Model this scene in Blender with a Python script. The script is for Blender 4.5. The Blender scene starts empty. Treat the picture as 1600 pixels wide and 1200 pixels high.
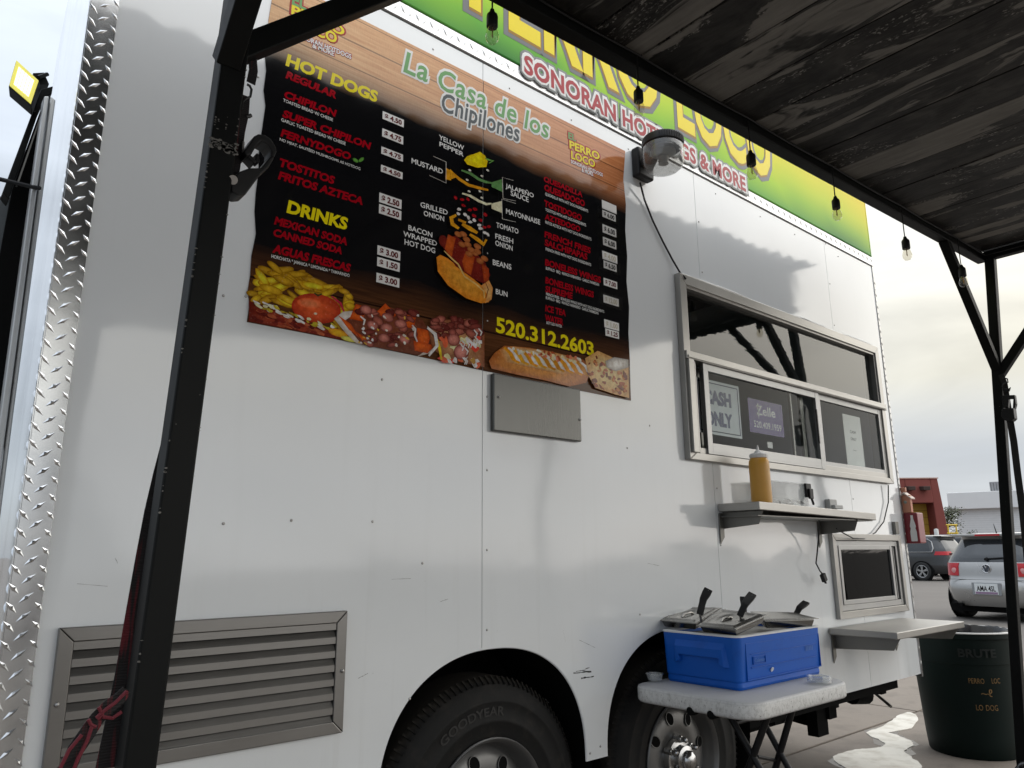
import bpy, bmesh, math, random
from mathutils import Vector, Matrix
R = math.radians
random.seed(7)

# ------------------------------------------------------------------ camera, sky, sun, exposure
scene = bpy.context.scene
CAM = Vector((0.0, -1.9, 1.18))
F = 1159.154                                   # focal length in pixels of a 1600 wide frame
RX = Vector((0.7616814, -0.64791299, -0.00708502))
RY = Vector((0.13864717, 0.17365426, -0.97499803))
RZ = Vector((0.63294424, 0.74165555, 0.22210052))
cam_data = bpy.data.cameras.new('camera')
cam = bpy.data.objects.new('camera', cam_data)
scene.collection.objects.link(cam)
cam_data.sensor_width = 36.0
cam_data.lens = F / 1600 * 36.0
cam_data.clip_start = 0.02
cam_data.clip_end = 3000
mw = Matrix.Identity(4)
for i, v in enumerate((RX, -RY, -RZ)):
    for j in range(3):
        mw[j][i] = v[j]
mw.translation = CAM
cam.matrix_world = mw
scene.camera = cam

SUN_AZ, SUN_EL = R(-32), R(25)                 # azimuth from +x, low bright side of the overcast
SUN_DIR = Vector((math.cos(SUN_EL) * math.cos(SUN_AZ), math.cos(SUN_EL) * math.sin(SUN_AZ), math.sin(SUN_EL)))
world = bpy.data.worlds.new('World')
scene.world = world
world.use_nodes = True
wn = world.node_tree
wn.nodes.clear()
def wnode(t, **k):
    n = wn.nodes.new(t)
    for a, b in k.items():
        setattr(n, a, b)
    return n
def wmath(op, a, b=None, clamp=False):
    n = wnode('ShaderNodeMath', operation=op, use_clamp=clamp)
    for i, s in enumerate((a, b)):
        if s is None: continue
        if isinstance(s, (int, float)): n.inputs[i].default_value = s
        else: wn.links.new(s, n.inputs[i])
    return n.outputs[0]
sky = wnode('ShaderNodeTexSky', sky_type='NISHITA', sun_disc=False)
sky.sun_elevation = SUN_EL
sky.sun_rotation = math.pi / 2 - SUN_AZ
sky_bg = wnode('ShaderNodeBackground')
sky_bg.inputs[1].default_value = 0.09
wn.links.new(sky.outputs[0], sky_bg.inputs[0])
tc = wnode('ShaderNodeTexCoord')
sep = wnode('ShaderNodeSeparateXYZ')
wn.links.new(tc.outputs['Generated'], sep.inputs[0])
mp = wnode('ShaderNodeMapping')
mp.inputs['Scale'].default_value = (1.0, 1.0, 3.2)
mp.inputs['Location'].default_value = (3.1, 1.7, 0.4)
wn.links.new(tc.outputs['Generated'], mp.inputs[0])
cl = wnode('ShaderNodeTexNoise')
cl.inputs['Scale'].default_value = 2.6
cl.inputs['Detail'].default_value = 5
cl.inputs['Roughness'].default_value = 0.55
cl.inputs['Distortion'].default_value = 0.4
wn.links.new(mp.outputs[0], cl.inputs['Vector'])
elev = wmath('MAXIMUM', sep.outputs[2], 0.0)
dotn = wnode('ShaderNodeVectorMath', operation='DOT_PRODUCT')
dotn.inputs[1].default_value = SUN_DIR
wn.links.new(tc.outputs['Generated'], dotn.inputs[0])
toward = wmath('MULTIPLY', wmath('ADD', dotn.outputs['Value'], 1.0), 0.5)      # 0..1 towards the sun
glow = wmath('POWER', wmath('MAXIMUM', dotn.outputs['Value'], 0.0), 5.0)
ramp = wnode('ShaderNodeValToRGB')                # cloud colour by height, on the bright side
er = ramp.color_ramp
while len(er.elements) < 6: er.elements.new(0.5)
for e, (p, c) in zip(er.elements, [(0.0, (0.77, 0.81, 0.88)), (0.11, (0.79, 0.81, 0.86)), (0.20, (0.95, 0.89, 0.72)), (0.29, (0.96, 0.91, 0.77)), (0.42, (1.0, 0.985, 0.93)), (1.0, (0.97, 0.98, 1.0))]):
    e.position = p; e.color = c + (1,)
wn.links.new(elev, ramp.inputs[0])
cool = wnode('ShaderNodeMix', data_type='RGBA')    # thinner, bluer cloud away from the sun
wn.links.new(wmath('MULTIPLY', wmath('SUBTRACT', toward, 0.50), 2.6, True), cool.inputs[0])
cool.inputs[6].default_value = (0.70, 0.765, 0.85, 1)
wn.links.new(ramp.outputs[0], cool.inputs[7])
shade = wmath('ADD', 0.60, wmath('MULTIPLY', cl.outputs['Fac'], 0.88))
lvl = wmath('MULTIPLY', wmath('MULTIPLY', wmath('ADD', 0.46, wmath('MULTIPLY', elev, wmath('ADD', 0.85, wmath('MULTIPLY', elev, 0.5)))), shade), wmath('ADD', 0.55, wmath('ADD', wmath('MULTIPLY', toward, 0.36), wmath('MULTIPLY', glow, 0.1))))
cloud_bg = wnode('ShaderNodeBackground')
wn.links.new(cool.outputs[2], cloud_bg.inputs[0])
wn.links.new(lvl, cloud_bg.inputs[1])
mix = wnode('ShaderNodeMixShader')
mix.inputs[0].default_value = 0.9
wn.links.new(sky_bg.outputs[0], mix.inputs[1])
wn.links.new(cloud_bg.outputs[0], mix.inputs[2])
out = wnode('ShaderNodeOutputWorld')
wn.links.new(mix.outputs[0], out.inputs[0])

sun_data = bpy.data.lights.new('sun', 'SUN')
sun_data.energy = 1.0
sun_data.angle = R(100)
sun_data.color = (1.0, 0.985, 0.96)
sun = bpy.data.objects.new('sun', sun_data)
scene.collection.objects.link(sun)
sun.rotation_euler = SUN_DIR.to_track_quat('Z', 'Y').to_euler()

scene.view_settings.view_transform = 'Standard'
scene.view_settings.look = 'None'
scene.view_settings.gamma = 1.0
scene.view_settings.use_curve_mapping = False
scene.view_settings.exposure = 0.80
scene.render.engine = 'CYCLES'

# ------------------------------------------------------------------ where a picture point lies on a real plane
def ray(u, v):
    return RX * ((u - 800) / F) + RY * ((v - 600) / F) + RZ
def PY(u, v, y=0.0):
    r = ray(u, v); return CAM + r * ((y - CAM.y) / r.y)
def PZ(u, v, z=0.0):
    r = ray(u, v); return CAM + r * ((z - CAM.z) / r.z)
def PX(u, v, x=0.0):
    r = ray(u, v); return CAM + r * ((x - CAM.x) / r.x)

# ------------------------------------------------------------------ mesh helpers
V = Vector
class MB:
    def __init__(s):
        s.v = []; s.f = []; s.c = []
    def add(s, vs, fs):
        o = len(s.v)
        s.v += [tuple(p) for p in vs]
        s.f += [tuple(i + o for i in f) for f in fs]
    def poly(s, pts):
        s.add(pts, [tuple(range(len(pts)))])
    def box(s, x0, x1, y0, y1, z0, z1):
        s.add([(x, y, z) for x in (x0, x1) for y in (y0, y1) for z in (z0, z1)],
              [(0, 1, 3, 2), (4, 6, 7, 5), (0, 4, 5, 1), (2, 3, 7, 6), (0, 2, 6, 4), (1, 5, 7, 3)])
    def bar(s, p, q, w, h, up=(0, 0, 1)):
        p = V(p); q = V(q); d = (q - p).normalized()
        a = d.cross(V(up))
        if a.length < 1e-4: a = d.cross(V((0, 1, 0)))
        a.normalize(); b = a.cross(d).normalized()
        a = a * w / 2; b = b * h / 2
        vs = [p - a - b, p + a - b, p + a + b, p - a + b, q - a - b, q + a - b, q + a + b, q - a + b]
        s.add(vs, [(3, 2, 1, 0), (4, 5, 6, 7), (0, 1, 5, 4), (1, 2, 6, 5), (2, 3, 7, 6), (3, 0, 4, 7)])
    def hexa(s, a, b):                         # two matching quads
        s.add(list(a) + list(b), [(3, 2, 1, 0), (4, 5, 6, 7), (0, 1, 5, 4), (1, 2, 6, 5), (2, 3, 7, 6), (3, 0, 4, 7)])
    def prism(s, pts, ext):
        n = len(pts); e = V(ext)
        vs = [V(p) for p in pts] + [V(p) + e for p in pts]
        fs = [tuple(range(n)), tuple(range(2 * n - 1, n - 1, -1))]
        fs += [(i, (i + 1) % n, n + (i + 1) % n, n + i) for i in range(n)]
        s.add(vs, fs)
    def tube(s, pts, r, n=8, caps=True, closed=False):
        pts = [V(p) for p in pts]; m = len(pts)
        rs = r if isinstance(r, (list, tuple)) else [r] * m
        t0 = (pts[1] - pts[0]).normalized()
        a = t0.cross(V((0, 0, 1)))
        if a.length < 0.05: a = t0.cross(V((0, 1, 0)))
        a.normalize()
        rings = []
        for i in range(m):
            if closed: t = pts[(i + 1) % m] - pts[i - 1]
            else: t = pts[min(i + 1, m - 1)] - pts[max(i - 1, 0)]
            t.normalize()
            a = (a - t * a.dot(t)).normalized()
            b = t.cross(a)
            rings.append([pts[i] + (a * math.cos(2 * math.pi * k / n) + b * math.sin(2 * math.pi * k / n)) * rs[i] for k in range(n)])
        vs = [p for ring in rings for p in ring]
        fs = []
        for i in range(m if closed else m - 1):
            j = (i + 1) % m
            for k in range(n):
                l = (k + 1) % n
                fs.append((i * n + k, i * n + l, j * n + l, j * n + k))
        if caps and not closed:
            fs.append(tuple(range(n - 1, -1, -1))); fs.append(tuple((m - 1) * n + k for k in range(n)))
        s.add(vs, fs)
    def lathe(s, prof, o, axis=(0, 0, 1), n=32, caps=False, a0=0.0, a1=2 * math.pi):
        ax = V(axis).normalized()
        e1 = ax.cross(V((1, 0, 0)))
        if e1.length < 0.05: e1 = ax.cross(V((0, 1, 0)))
        e1.normalize(); e2 = ax.cross(e1); o = V(o)
        full = abs(a1 - a0 - 2 * math.pi) < 1e-6
        m = n if full else n + 1
        vs = []
        for r, h in prof:
            for k in range(m):
                t = a0 + (a1 - a0) * k / n
                vs.append(o + ax * h + (e1 * math.cos(t) + e2 * math.sin(t)) * r)
        fs = []
        for i in range(len(prof) - 1):
            for k in range(n):
                l = (k + 1) % m
                fs.append((i * m + k, i * m + l, (i + 1) * m + l, (i + 1) * m + k))
        if caps:
            fs.append(tuple(range(m - 1, -1, -1))); fs.append(tuple((len(prof) - 1) * m + k for k in range(m)))
        s.add(vs, fs)
    def ball(s, c, r, n=10, sx=1, sy=1, sz=1):
        c = V(c); vs = []; fs = []; m = n // 2
        for i in range(m + 1):
            p = math.pi * i / m
            for k in range(n):
                t = 2 * math.pi * k / n
                vs.append(c + V((r * sx * math.sin(p) * math.cos(t), r * sy * math.sin(p) * math.sin(t), r * sz * math.cos(p))))
        for i in range(m):
            for k in range(n):
                l = (k + 1) % n
                fs.append((i * n + k, i * n + l, (i + 1) * n + l, (i + 1) * n + k))
        s.add(vs, fs)
    def ribbon(s, pts, w, across, th=0.002):
        pts = [V(p) for p in pts]; m = len(pts); rings = []
        ws = w if isinstance(w, (list, tuple)) else [w] * m
        for i, p in enumerate(pts):
            t = (pts[min(i + 1, m - 1)] - pts[max(i - 1, 0)]).normalized()
            a = V(across); a = (a - t * a.dot(t)).normalized(); nn = t.cross(a)
            a = a * ws[i] / 2; nn = nn * th / 2
            rings.append([p - a - nn, p + a - nn, p + a + nn, p - a + nn])
        vs = [q for r_ in rings for q in r_]; fs = [(3, 2, 1, 0), tuple(4 * (m - 1) + k for k in range(4))]
        for i in range(m - 1):
            for k in range(4):
                l = (k + 1) % 4
                fs.append((4 * i + k, 4 * i + l, 4 * i + 4 + l, 4 * i + 4 + k))
        s.add(vs, fs)

col = scene.collection
def tag(o, label=None, cat=None, group=None, kind=None):
    if label: o['label'] = label
    if cat: o['category'] = cat
    if group: o['group'] = group
    if kind: o['kind'] = kind
    return o
def build(name, mb, m, parent=None, smooth=False, bevel=0.0, seg=2, recalc=True, sharp=38, kind=None, merge=False):
    me = bpy.data.meshes.new(name)
    me.from_pydata([tuple(p) for p in mb.v], [], mb.f)
    if recalc or merge:
        bm = bmesh.new(); bm.from_mesh(me)
        if merge: bmesh.ops.remove_doubles(bm, verts=bm.verts, dist=1e-5)
        if recalc: bmesh.ops.recalc_face_normals(bm, faces=bm.faces)
        bm.to_mesh(me); bm.free()
    if mb.c and not merge:
        at = me.color_attributes.new('Col', 'FLOAT_COLOR', 'POINT')
        at.data.foreach_set('color', [x for c in mb.c for x in c])
    if smooth:
        me.polygons.foreach_set('use_smooth', [True] * len(me.polygons))
        me.set_sharp_from_angle(angle=R(sharp))
    me.materials.append(m)
    o = bpy.data.objects.new(name, me)
    col.objects.link(o)
    if parent: adopt(o, parent)
    if bevel:
        b = o.modifiers.new('bevel', 'BEVEL'); b.width = bevel; b.segments = seg; b.limit_method = 'ANGLE'; b.angle_limit = R(40)
    if kind: o['kind'] = kind
    return o
def adopt(o, parent):
    o.parent = parent
    o.matrix_parent_inverse = OFF.get(parent.name, Matrix.Identity(4)).inverted()
    OFF.setdefault(o.name, Matrix.Identity(4))
OFF = {}
def thing(name, label, cat, loc, group=None, kind=None):
    o = bpy.data.objects.new(name, None)
    o.empty_display_size = 0.1
    o.location = loc
    col.objects.link(o)
    OFF[o.name] = Matrix.Translation(loc)
    return tag(o, label, cat, group, kind)
def copy_part(o, parent, shift=(0, 0, 0)):
    c = o.copy(); col.objects.link(c); c.parent = parent
    c.matrix_parent_inverse = o.matrix_parent_inverse
    OFF[c.name] = Matrix.Identity(4)
    c.location = V(o.location) + V(shift)
    return c

# ------------------------------------------------------------------ materials
def srgb(r, g, b):
    f = lambda x: (x / 255 / 12.92) if x / 255 <= 0.04045 else ((x / 255 + 0.055) / 1.055) ** 2.4
    return (f(r), f(g), f(b))
class NT:
    """small node builder for one material"""
    def __init__(s, name):
        s.m = bpy.data.materials.new(name); s.m.use_nodes = True
        s.t = s.m.node_tree; s.b = s.t.nodes['Principled BSDF']
        s.tc = s.t.nodes.new('ShaderNodeTexCoord')
    def n(s, t, **k):
        x = s.t.nodes.new(t)
        for a, b in k.items(): setattr(x, a, b)
        return x
    def l(s, a, b): s.t.links.new(a, b)
    def val(s, a, sock):
        if a is None: return
        if isinstance(a, (int, float)): sock.default_value = a
        elif isinstance(a, tuple): sock.default_value = a if len(a) == 4 or sock.type == 'VECTOR' else a + (1,)
        else: s.l(a, sock)
    def math(s, op, a, b=None, clamp=False):
        x = s.n('ShaderNodeMath', operation=op, use_clamp=clamp); s.val(a, x.inputs[0]); s.val(b, x.inputs[1]); return x.outputs[0]
    def noise(s, scale, stretch=(1, 1, 1), detail=4, rough=0.55, dist=0.0, loc=(0, 0, 0), coord='Object', out='Fac'):
        mp = s.n('ShaderNodeMapping'); mp.inputs['Scale'].default_value = stretch; mp.inputs['Location'].default_value = loc
        s.l(s.tc.outputs[coord], mp.inputs[0])
        x = s.n('ShaderNodeTexNoise'); x.inputs['Scale'].default_value = scale; x.inputs['Detail'].default_value = detail
        x.inputs['Roughness'].default_value = rough; x.inputs['Distortion'].default_value = dist
        s.l(mp.outputs[0], x.inputs['Vector']); return x.outputs[out]
    def ramp(s, fac, stops, interp='LINEAR'):
        x = s.n('ShaderNodeValToRGB'); cr = x.color_ramp; cr.interpolation = interp
        while len(cr.elements) < len(stops): cr.elements.new(0.5)
        for e, (p, c) in zip(cr.elements, stops):
            e.position = p; e.color = c if len(c) == 4 else tuple(c) + (1,)
        s.l(fac, x.inputs[0]); return x.outputs[0]
    def step(s, fac, a, b):
        x = s.n('ShaderNodeMapRange', clamp=True); x.inputs[1].default_value = a; x.inputs[2].default_value = b
        s.l(fac, x.inputs[0]); return x.outputs[0]
    def mix(s, fac, a, b, mode='MIX'):
        x = s.n('ShaderNodeMix', data_type='RGBA', blend_type=mode); s.val(fac, x.inputs[0]); s.val(a, x.inputs[6]); s.val(b, x.inputs[7]); return x.outputs[2]
    def xyz(s, coord='Object'):
        x = s.n('ShaderNodeSeparateXYZ'); s.l(s.tc.outputs[coord], x.inputs[0]); return x.outputs
    def bump(s, h, strength=0.3, dist=0.01, prev=None):
        x = s.n('ShaderNodeBump'); x.inputs['Strength'].default_value = strength; x.inputs['Distance'].default_value = dist
        s.l(h, x.inputs['Height'])
        if prev is not None: s.l(prev, x.inputs['Normal'])
        return x.outputs[0]
    def set(s, **k):
        for a, b in k.items(): s.val(b, s.b.inputs[a.replace('_', ' ')])
        return s
def plain(name, c, rough=0.5, metal=0.0, spread=0.12, scale=14.0, bump=0.0, **k):
    """plain paint, plastic or metal with slight wear in colour and gloss"""
    t = NT(name)
    nz = t.noise(scale, detail=5)
    lo = tuple(x * (1 - spread) for x in c); hi = tuple(min(1, x * (1 + spread)) for x in c)
    t.set(Base_Color=t.mix(nz, lo, hi), Metallic=metal)
    t.l(t.math('ADD', t.math('MULTIPLY', nz, 0.2), max(0.0, rough - 0.1)), t.b.inputs['Roughness'])
    if bump: t.l(t.bump(nz, bump, 0.002), t.b.inputs['Normal'])
    for a, b in k.items(): t.val(b, t.b.inputs[a.replace('_', ' ')])
    return t.m

def m_white_paint():
    t = NT('white_paint')
    big = t.noise(0.9, detail=2); mid = t.noise(3.5, detail=3, loc=(4, 1, 2))
    z = t.xyz()[2]
    low = t.step(z, 1.25, 0.45)                                    # road dirt thrown up by the wheels
    speck = t.step(t.noise(95, detail=3, loc=(9, 9, 9)), 0.70, 0.78)
    patch = t.step(t.noise(2.2, detail=4, loc=(1, 7, 3)), 0.42, 0.68)
    streak = t.step(t.noise(7, stretch=(3.2, 1, 0.16), detail=5, loc=(2, 2, 2)), 0.56, 0.78)
    base = t.mix(mid, (0.74, 0.772, 0.795), (0.79, 0.815, 0.832))
    base = t.mix(t.math('MULTIPLY', streak, t.math('ADD', 0.05, t.math('MULTIPLY', low, 0.28))), base, (0.47, 0.47, 0.45))
    base = t.mix(t.math('MULTIPLY', t.math('MULTIPLY', speck, patch), t.math('ADD', 0.30, t.math('MULTIPLY', low, 0.7))), base, (0.12, 0.11, 0.10))
    base = t.mix(t.math('MULTIPLY', low, t.math('MULTIPLY', t.noise(5, detail=6), 0.22)), base, (0.42, 0.40, 0.37))
    t.set(Base_Color=base)
    t.l(t.math('ADD', 0.06, t.math('ADD', t.math('MULTIPLY', low, 0.16), t.math('MULTIPLY', mid, 0.07))), t.b.inputs['Roughness'])
    b = t.bump(t.noise(1.15, detail=1), 0.5, 0.035)
    b = t.bump(t.noise(3.2, stretch=(1, 1, 1.5), detail=2, loc=(3, 3, 8)), 0.25, 0.005, b)
    t.l(b, t.b.inputs['Normal'])
    t.l(b, t.b.inputs['Coat Normal'])
    t.set(Coat_Weight=0.6, Coat_Roughness=0.075, Coat_IOR=1.55)
    return t.m
def m_steel(name='brushed_steel', c=(0.42, 0.41, 0.39), rough=0.34, along=(1, 60, 60), bump=True):
    t = NT(name)
    g = t.noise(6, stretch=along, detail=4); d = t.noise(3, detail=5, loc=(5, 1, 1))
    t.set(Base_Color=t.mix(d, tuple(x * 0.72 for x in c), tuple(x * 1.12 for x in c)), Metallic=1.0)
    t.l(t.math('ADD', rough - 0.08, t.math('MULTIPLY', t.math('ADD', g, d), 0.14)), t.b.inputs['Roughness'])
    if bump: t.l(t.bump(g, 0.12, 0.001), t.b.inputs['Normal'])
    return t.m
def m_black_steel():
    t = NT('black_painted_steel')
    chip = t.step(t.noise(38, detail=6, rough=0.7), 0.70, 0.73)
    d = t.noise(9, detail=4, loc=(3, 0, 0))
    t.set(Base_Color=t.mix(t.math('MULTIPLY', chip, 0.8), t.mix(d, (0.004, 0.0045, 0.0045), (0.010, 0.011, 0.011)), (0.30, 0.29, 0.27)))
    t.set(Specular_IOR_Level=0.12)
    t.l(t.math('ADD', 0.38, t.math('MULTIPLY', d, 0.22)), t.b.inputs['Roughness'])
    t.l(t.bump(d, 0.15, 0.003), t.b.inputs['Normal'])
    return t.m
def m_ceiling():
    t = NT('peeling_black_boards')
    oi = t.n('ShaderNodeObjectInfo')
    off = t.n('ShaderNodeCombineXYZ'); t.l(t.math('MULTIPLY', oi.outputs['Random'], 40.0), off.inputs[1]); t.l(t.math('MULTIPLY', oi.outputs['Random'], 9.0), off.inputs[2])
    va = t.n('ShaderNodeVectorMath', operation='ADD'); t.l(t.tc.outputs['Object'], va.inputs[0]); t.l(off.outputs[0], va.inputs[1])
    def nz(scale, st, detail, dist, loc=(0, 0, 0)):
        mp = t.n('ShaderNodeMapping'); mp.inputs['Scale'].default_value = st; mp.inputs['Location'].default_value = loc
        t.l(va.outputs[0], mp.inputs[0]); x = t.n('ShaderNodeTexNoise'); x.inputs['Scale'].default_value = scale
        x.inputs['Detail'].default_value = detail; x.inputs['Distortion'].default_value = dist; x.inputs['Roughness'].default_value = 0.6
        t.l(mp.outputs[0], x.inputs['Vector']); return x.outputs['Fac']
    big = nz(2.3, (2.2, 0.50, 1), 5, 0.9)
    fine = nz(26, (2.6, 0.16, 1), 5, 0.3, (3, 3, 0))
    bare = t.step(t.math('ADD', big, t.math('ADD', t.math('MULTIPLY', t.math('SUBTRACT', fine, 0.5), 0.05), t.math('MULTIPLY', t.math('SUBTRACT', oi.outputs['Random'], 0.5), 0.14))), 0.535, 0.56)
    mott = t.step(nz(9, (1.3, 0.8, 1), 6, 0.6, (1, 8, 0)), 0.42, 0.72)
    rim = t.math('SUBTRACT', t.step(big, 0.515, 0.54), t.step(big, 0.54, 0.565), True)
    wood = t.mix(fine, (0.09, 0.087, 0.08), (0.26, 0.25, 0.232))
    black = t.mix(fine, (0.006, 0.006, 0.006), (0.028, 0.027, 0.026))
    black = t.mix(t.math('MULTIPLY', mott, 0.55), black, (0.085, 0.081, 0.075))
    wood = t.mix(t.math('MULTIPLY', mott, 0.5), wood, (0.10, 0.096, 0.09))
    black = t.mix(t.math('MULTIPLY', rim, t.step(nz(120, (1, 0.6, 1), 3, 0.0), 0.52, 0.66)), black, (0.3, 0.29, 0.27))
    sh = t.n('ShaderNodeMix', data_type='RGBA'); t.l(bare, sh.inputs[0]); t.l(black, sh.inputs[6]); t.l(wood, sh.inputs[7])
    t.set(Base_Color=sh.outputs[2])
    t.set(Specular_IOR_Level=0.1)
    t.l(t.math('ADD', 0.45, t.math('MULTIPLY', bare, 0.3)), t.b.inputs['Roughness'])
    t.l(t.bump(t.math('ADD', fine, bare), 0.4, 0.003), t.b.inputs['Normal'])
    return t.m
def m_concrete():
    t = NT('worn_concrete')
    a = t.noise(1.3, detail=6); b = t.noise(45, detail=6, rough=0.7); c = t.step(t.noise(4.5, detail=5, loc=(7, 2, 0)), 0.50, 0.70)
    base = t.mix(a, (0.14, 0.117, 0.096), (0.26, 0.222, 0.186))
    base = t.mix(t.math('MULTIPLY', b, 0.55), base, (0.15, 0.13, 0.11))
    base = t.mix(t.math('MULTIPLY', c, 0.55), base, (0.095, 0.08, 0.067))
    t.set(Base_Color=base, Roughness=0.85)
    t.l(t.bump(b, 0.5, 0.004), t.b.inputs['Normal'])
    return t.m
def m_asphalt():
    t = NT('old_asphalt')
    a = t.noise(0.6, detail=5); b = t.noise(60, detail=5, rough=0.7)
    base = t.mix(a, (0.11, 0.098, 0.087), (0.18, 0.162, 0.144))
    base = t.mix(t.math('MULTIPLY', b, 0.5), base, (0.07, 0.065, 0.06))
    t.set(Base_Color=base, Roughness=0.88)
    t.l(t.bump(b, 0.5, 0.006), t.b.inputs['Normal'])
    return t.m
def m_print():
    """the printed vinyl of the menu: boards at the top and bottom, black between"""
    t = NT('printed_vinyl_menu')
    x, y, z = t.xyz()
    grain = t.math('MULTIPLY', t.math('SUBTRACT', t.noise(10, stretch=(0.5, 1, 10), detail=7, rough=0.65, dist=0.4), 0.22), 1.8, True); weave = t.noise(60, stretch=(9, 1, 0.7), detail=2)
    side = t.step(x, 0.75, 2.2)
    wood = t.mix(grain, t.mix(side, srgb(205, 146, 96), srgb(168, 92, 52)), t.mix(side, srgb(250, 214, 164), srgb(224, 154, 104)))
    wood = t.mix(t.math('MULTIPLY', weave, 0.42), wood, srgb(120, 66, 36))
    def line(c, w):
        return t.math('LESS_THAN', t.math('ABSOLUTE', t.math('SUBTRACT', z, c)), w)
    seams = t.math('MAXIMUM', t.math('MAXIMUM', line(2.775, 0.0028), line(2.685, 0.0022)), t.math('MAXIMUM', line(1.915, 0.003), line(2.862, 0.0016)))
    wood = t.mix(t.math('MULTIPLY', seams, 0.6), wood, srgb(60, 34, 22))
    dark = t.mix(grain, srgb(50, 27, 14), srgb(112, 70, 40))
    wood = t.mix(t.step(z, 2.3, 2.2), wood, t.mix(t.math('MULTIPLY', seams, 0.85), dark, srgb(20, 10, 6)))
    edge = t.math('MULTIPLY', t.math('SUBTRACT', t.noise(3, detail=2), 0.5), 0.08)
    zz = t.math('ADD', z, edge)
    keep = t.math('MAXIMUM', t.step(zz, 2.585, 2.70), t.step(zz, 2.02, 1.90))
    t.set(Base_Color=t.mix(keep, (0.006, 0.006, 0.007), wood))
    t.l(t.math('ADD', 0.06, t.math('MULTIPLY', t.noise(4, detail=3), 0.06)), t.b.inputs['Roughness'])
    bb = t.bump(t.noise(1.6, detail=1), 0.5, 0.03)
    t.l(t.bump(t.noise(7, stretch=(1, 1, 0.4), detail=2), 0.25, 0.004, bb), t.b.inputs['Normal'])
    t.set(Specular_IOR_Level=0.28)
    return t.m
def m_sign():
    t = NT('printed_sign_gradient')
    x, y, z = t.xyz()
    h = t.step(z, 3.02, 3.42)
    n1 = t.noise(1.15, stretch=(1, 1, 1.4), detail=1, loc=(1.4, 0, 0.6))
    green = t.ramp(h, [(0.0, srgb(60, 132, 72)), (0.22, srgb(108, 178, 80)), (0.5, srgb(176, 214, 66)), (0.85, srgb(214, 222, 52))])
    lime = t.ramp(h, [(0.0, srgb(112, 178, 92)), (0.3, srgb(178, 216, 66)), (0.75, srgb(238, 222, 40)), (1.0, srgb(248, 216, 30))])
    c = t.mix(t.step(n1, 0.40, 0.62), green, lime)
    c = t.mix(t.math('MULTIPLY', t.step(x, 3.3, 4.6), h), c, srgb(246, 214, 36))
    t.set(Base_Color=t.mix(1.0, c, (0.86, 0.92, 0.48), 'MULTIPLY'), Roughness=0.35, Specular_IOR_Level=0.12)
    t.l(t.bump(t.noise(1.5, detail=1), 0.3, 0.01), t.b.inputs['Normal'])
    return t.m
def m_vcol(name, rough=0.1):
    t = NT(name)
    a = t.n('ShaderNodeVertexColor', layer_name='Col')
    nz = t.noise(55, detail=5, rough=0.65)
    nf = t.noise(160, detail=3, loc=(4, 4, 4))
    c = t.mix(t.step(nz, 0.35, 0.7), t.mix(1.0, a.outputs[0], (0.62, 0.55, 0.5), 'MULTIPLY'), a.outputs[0])
    c = t.mix(t.math('MULTIPLY', t.step(nf, 0.60, 0.74), 0.10), c, (0.8, 0.72, 0.55))
    t.set(Base_Color=c, Roughness=rough, Specular_IOR_Level=0.35)
    return t.m
def m_glass(name, tint=(0.55, 0.6, 0.6), rough=0.02, wave=0.0, reflect=1.0, ior=1.45, milk=0.0):
    t = NT(name)
    t.t.nodes.remove(t.b)
    g = t.n('ShaderNodeBsdfGlossy'); g.inputs['Roughness'].default_value = rough; g.inputs['Color'].default_value = (reflect, reflect, reflect, 1)
    tr = t.n('ShaderNodeBsdfTransparent'); tr.inputs['Color'].default_value = tint + (1,)
    fr = t.n('ShaderNodeFresnel'); fr.inputs['IOR'].default_value = ior
    mx = t.n('ShaderNodeMixShader')
    gg = t.n('ShaderNodeNewGeometry')
    ff = t.math('MULTIPLY', fr.outputs[0], t.math('SUBTRACT', 1.0, gg.outputs['Backfacing']), True)
    body = tr
    if milk:
        df = t.n('ShaderNodeBsdfDiffuse'); df.inputs['Color'].default_value = (0.7, 0.71, 0.71, 1)
        body = t.n('ShaderNodeMixShader'); body.inputs[0].default_value = milk; t.l(tr.outputs[0], body.inputs[1]); t.l(df.outputs[0], body.inputs[2])
    t.l(ff, mx.inputs[0]); t.l(body.outputs[0], mx.inputs[1]); t.l(g.outputs[0], mx.inputs[2])
    if wave:
        b = t.bump(t.noise(7, stretch=(0.6, 1, 2.6), detail=2, dist=1.0), wave, 0.004)
        t.l(b, g.inputs['Normal']); t.l(b, fr.inputs['Normal'])
    t.l(mx.outputs[0], t.t.nodes['Material Output'].inputs[0])
    return t.m
def m_emit(name, c, s):
    t = NT(name); t.set(Base_Color=c, Roughness=0.3, Emission_Color=c, Emission_Strength=s); return t.m
def m_webbing():
    t = NT('red_black_webbing')
    x, y, z = t.xyz()
    w = t.math('SINE', t.math('MULTIPLY', z, 1400.0))
    red = t.step(t.noise(30, stretch=(3, 3, 0.2), detail=2), 0.52, 0.62)
    t.set(Base_Color=t.mix(red, (0.012, 0.010, 0.011), (0.13, 0.012, 0.018)), Roughness=0.8)
    t.l(t.bump(w, 0.4, 0.001), t.b.inputs['Normal'])
    return t.m
def m_leaf():
    t = NT('leaf_green'); oi = t.noise(6, detail=3)
    t.set(Base_Color=t.mix(oi, (0.035, 0.05, 0.022), (0.10, 0.11, 0.05)), Roughness=0.6); return t.m
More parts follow.
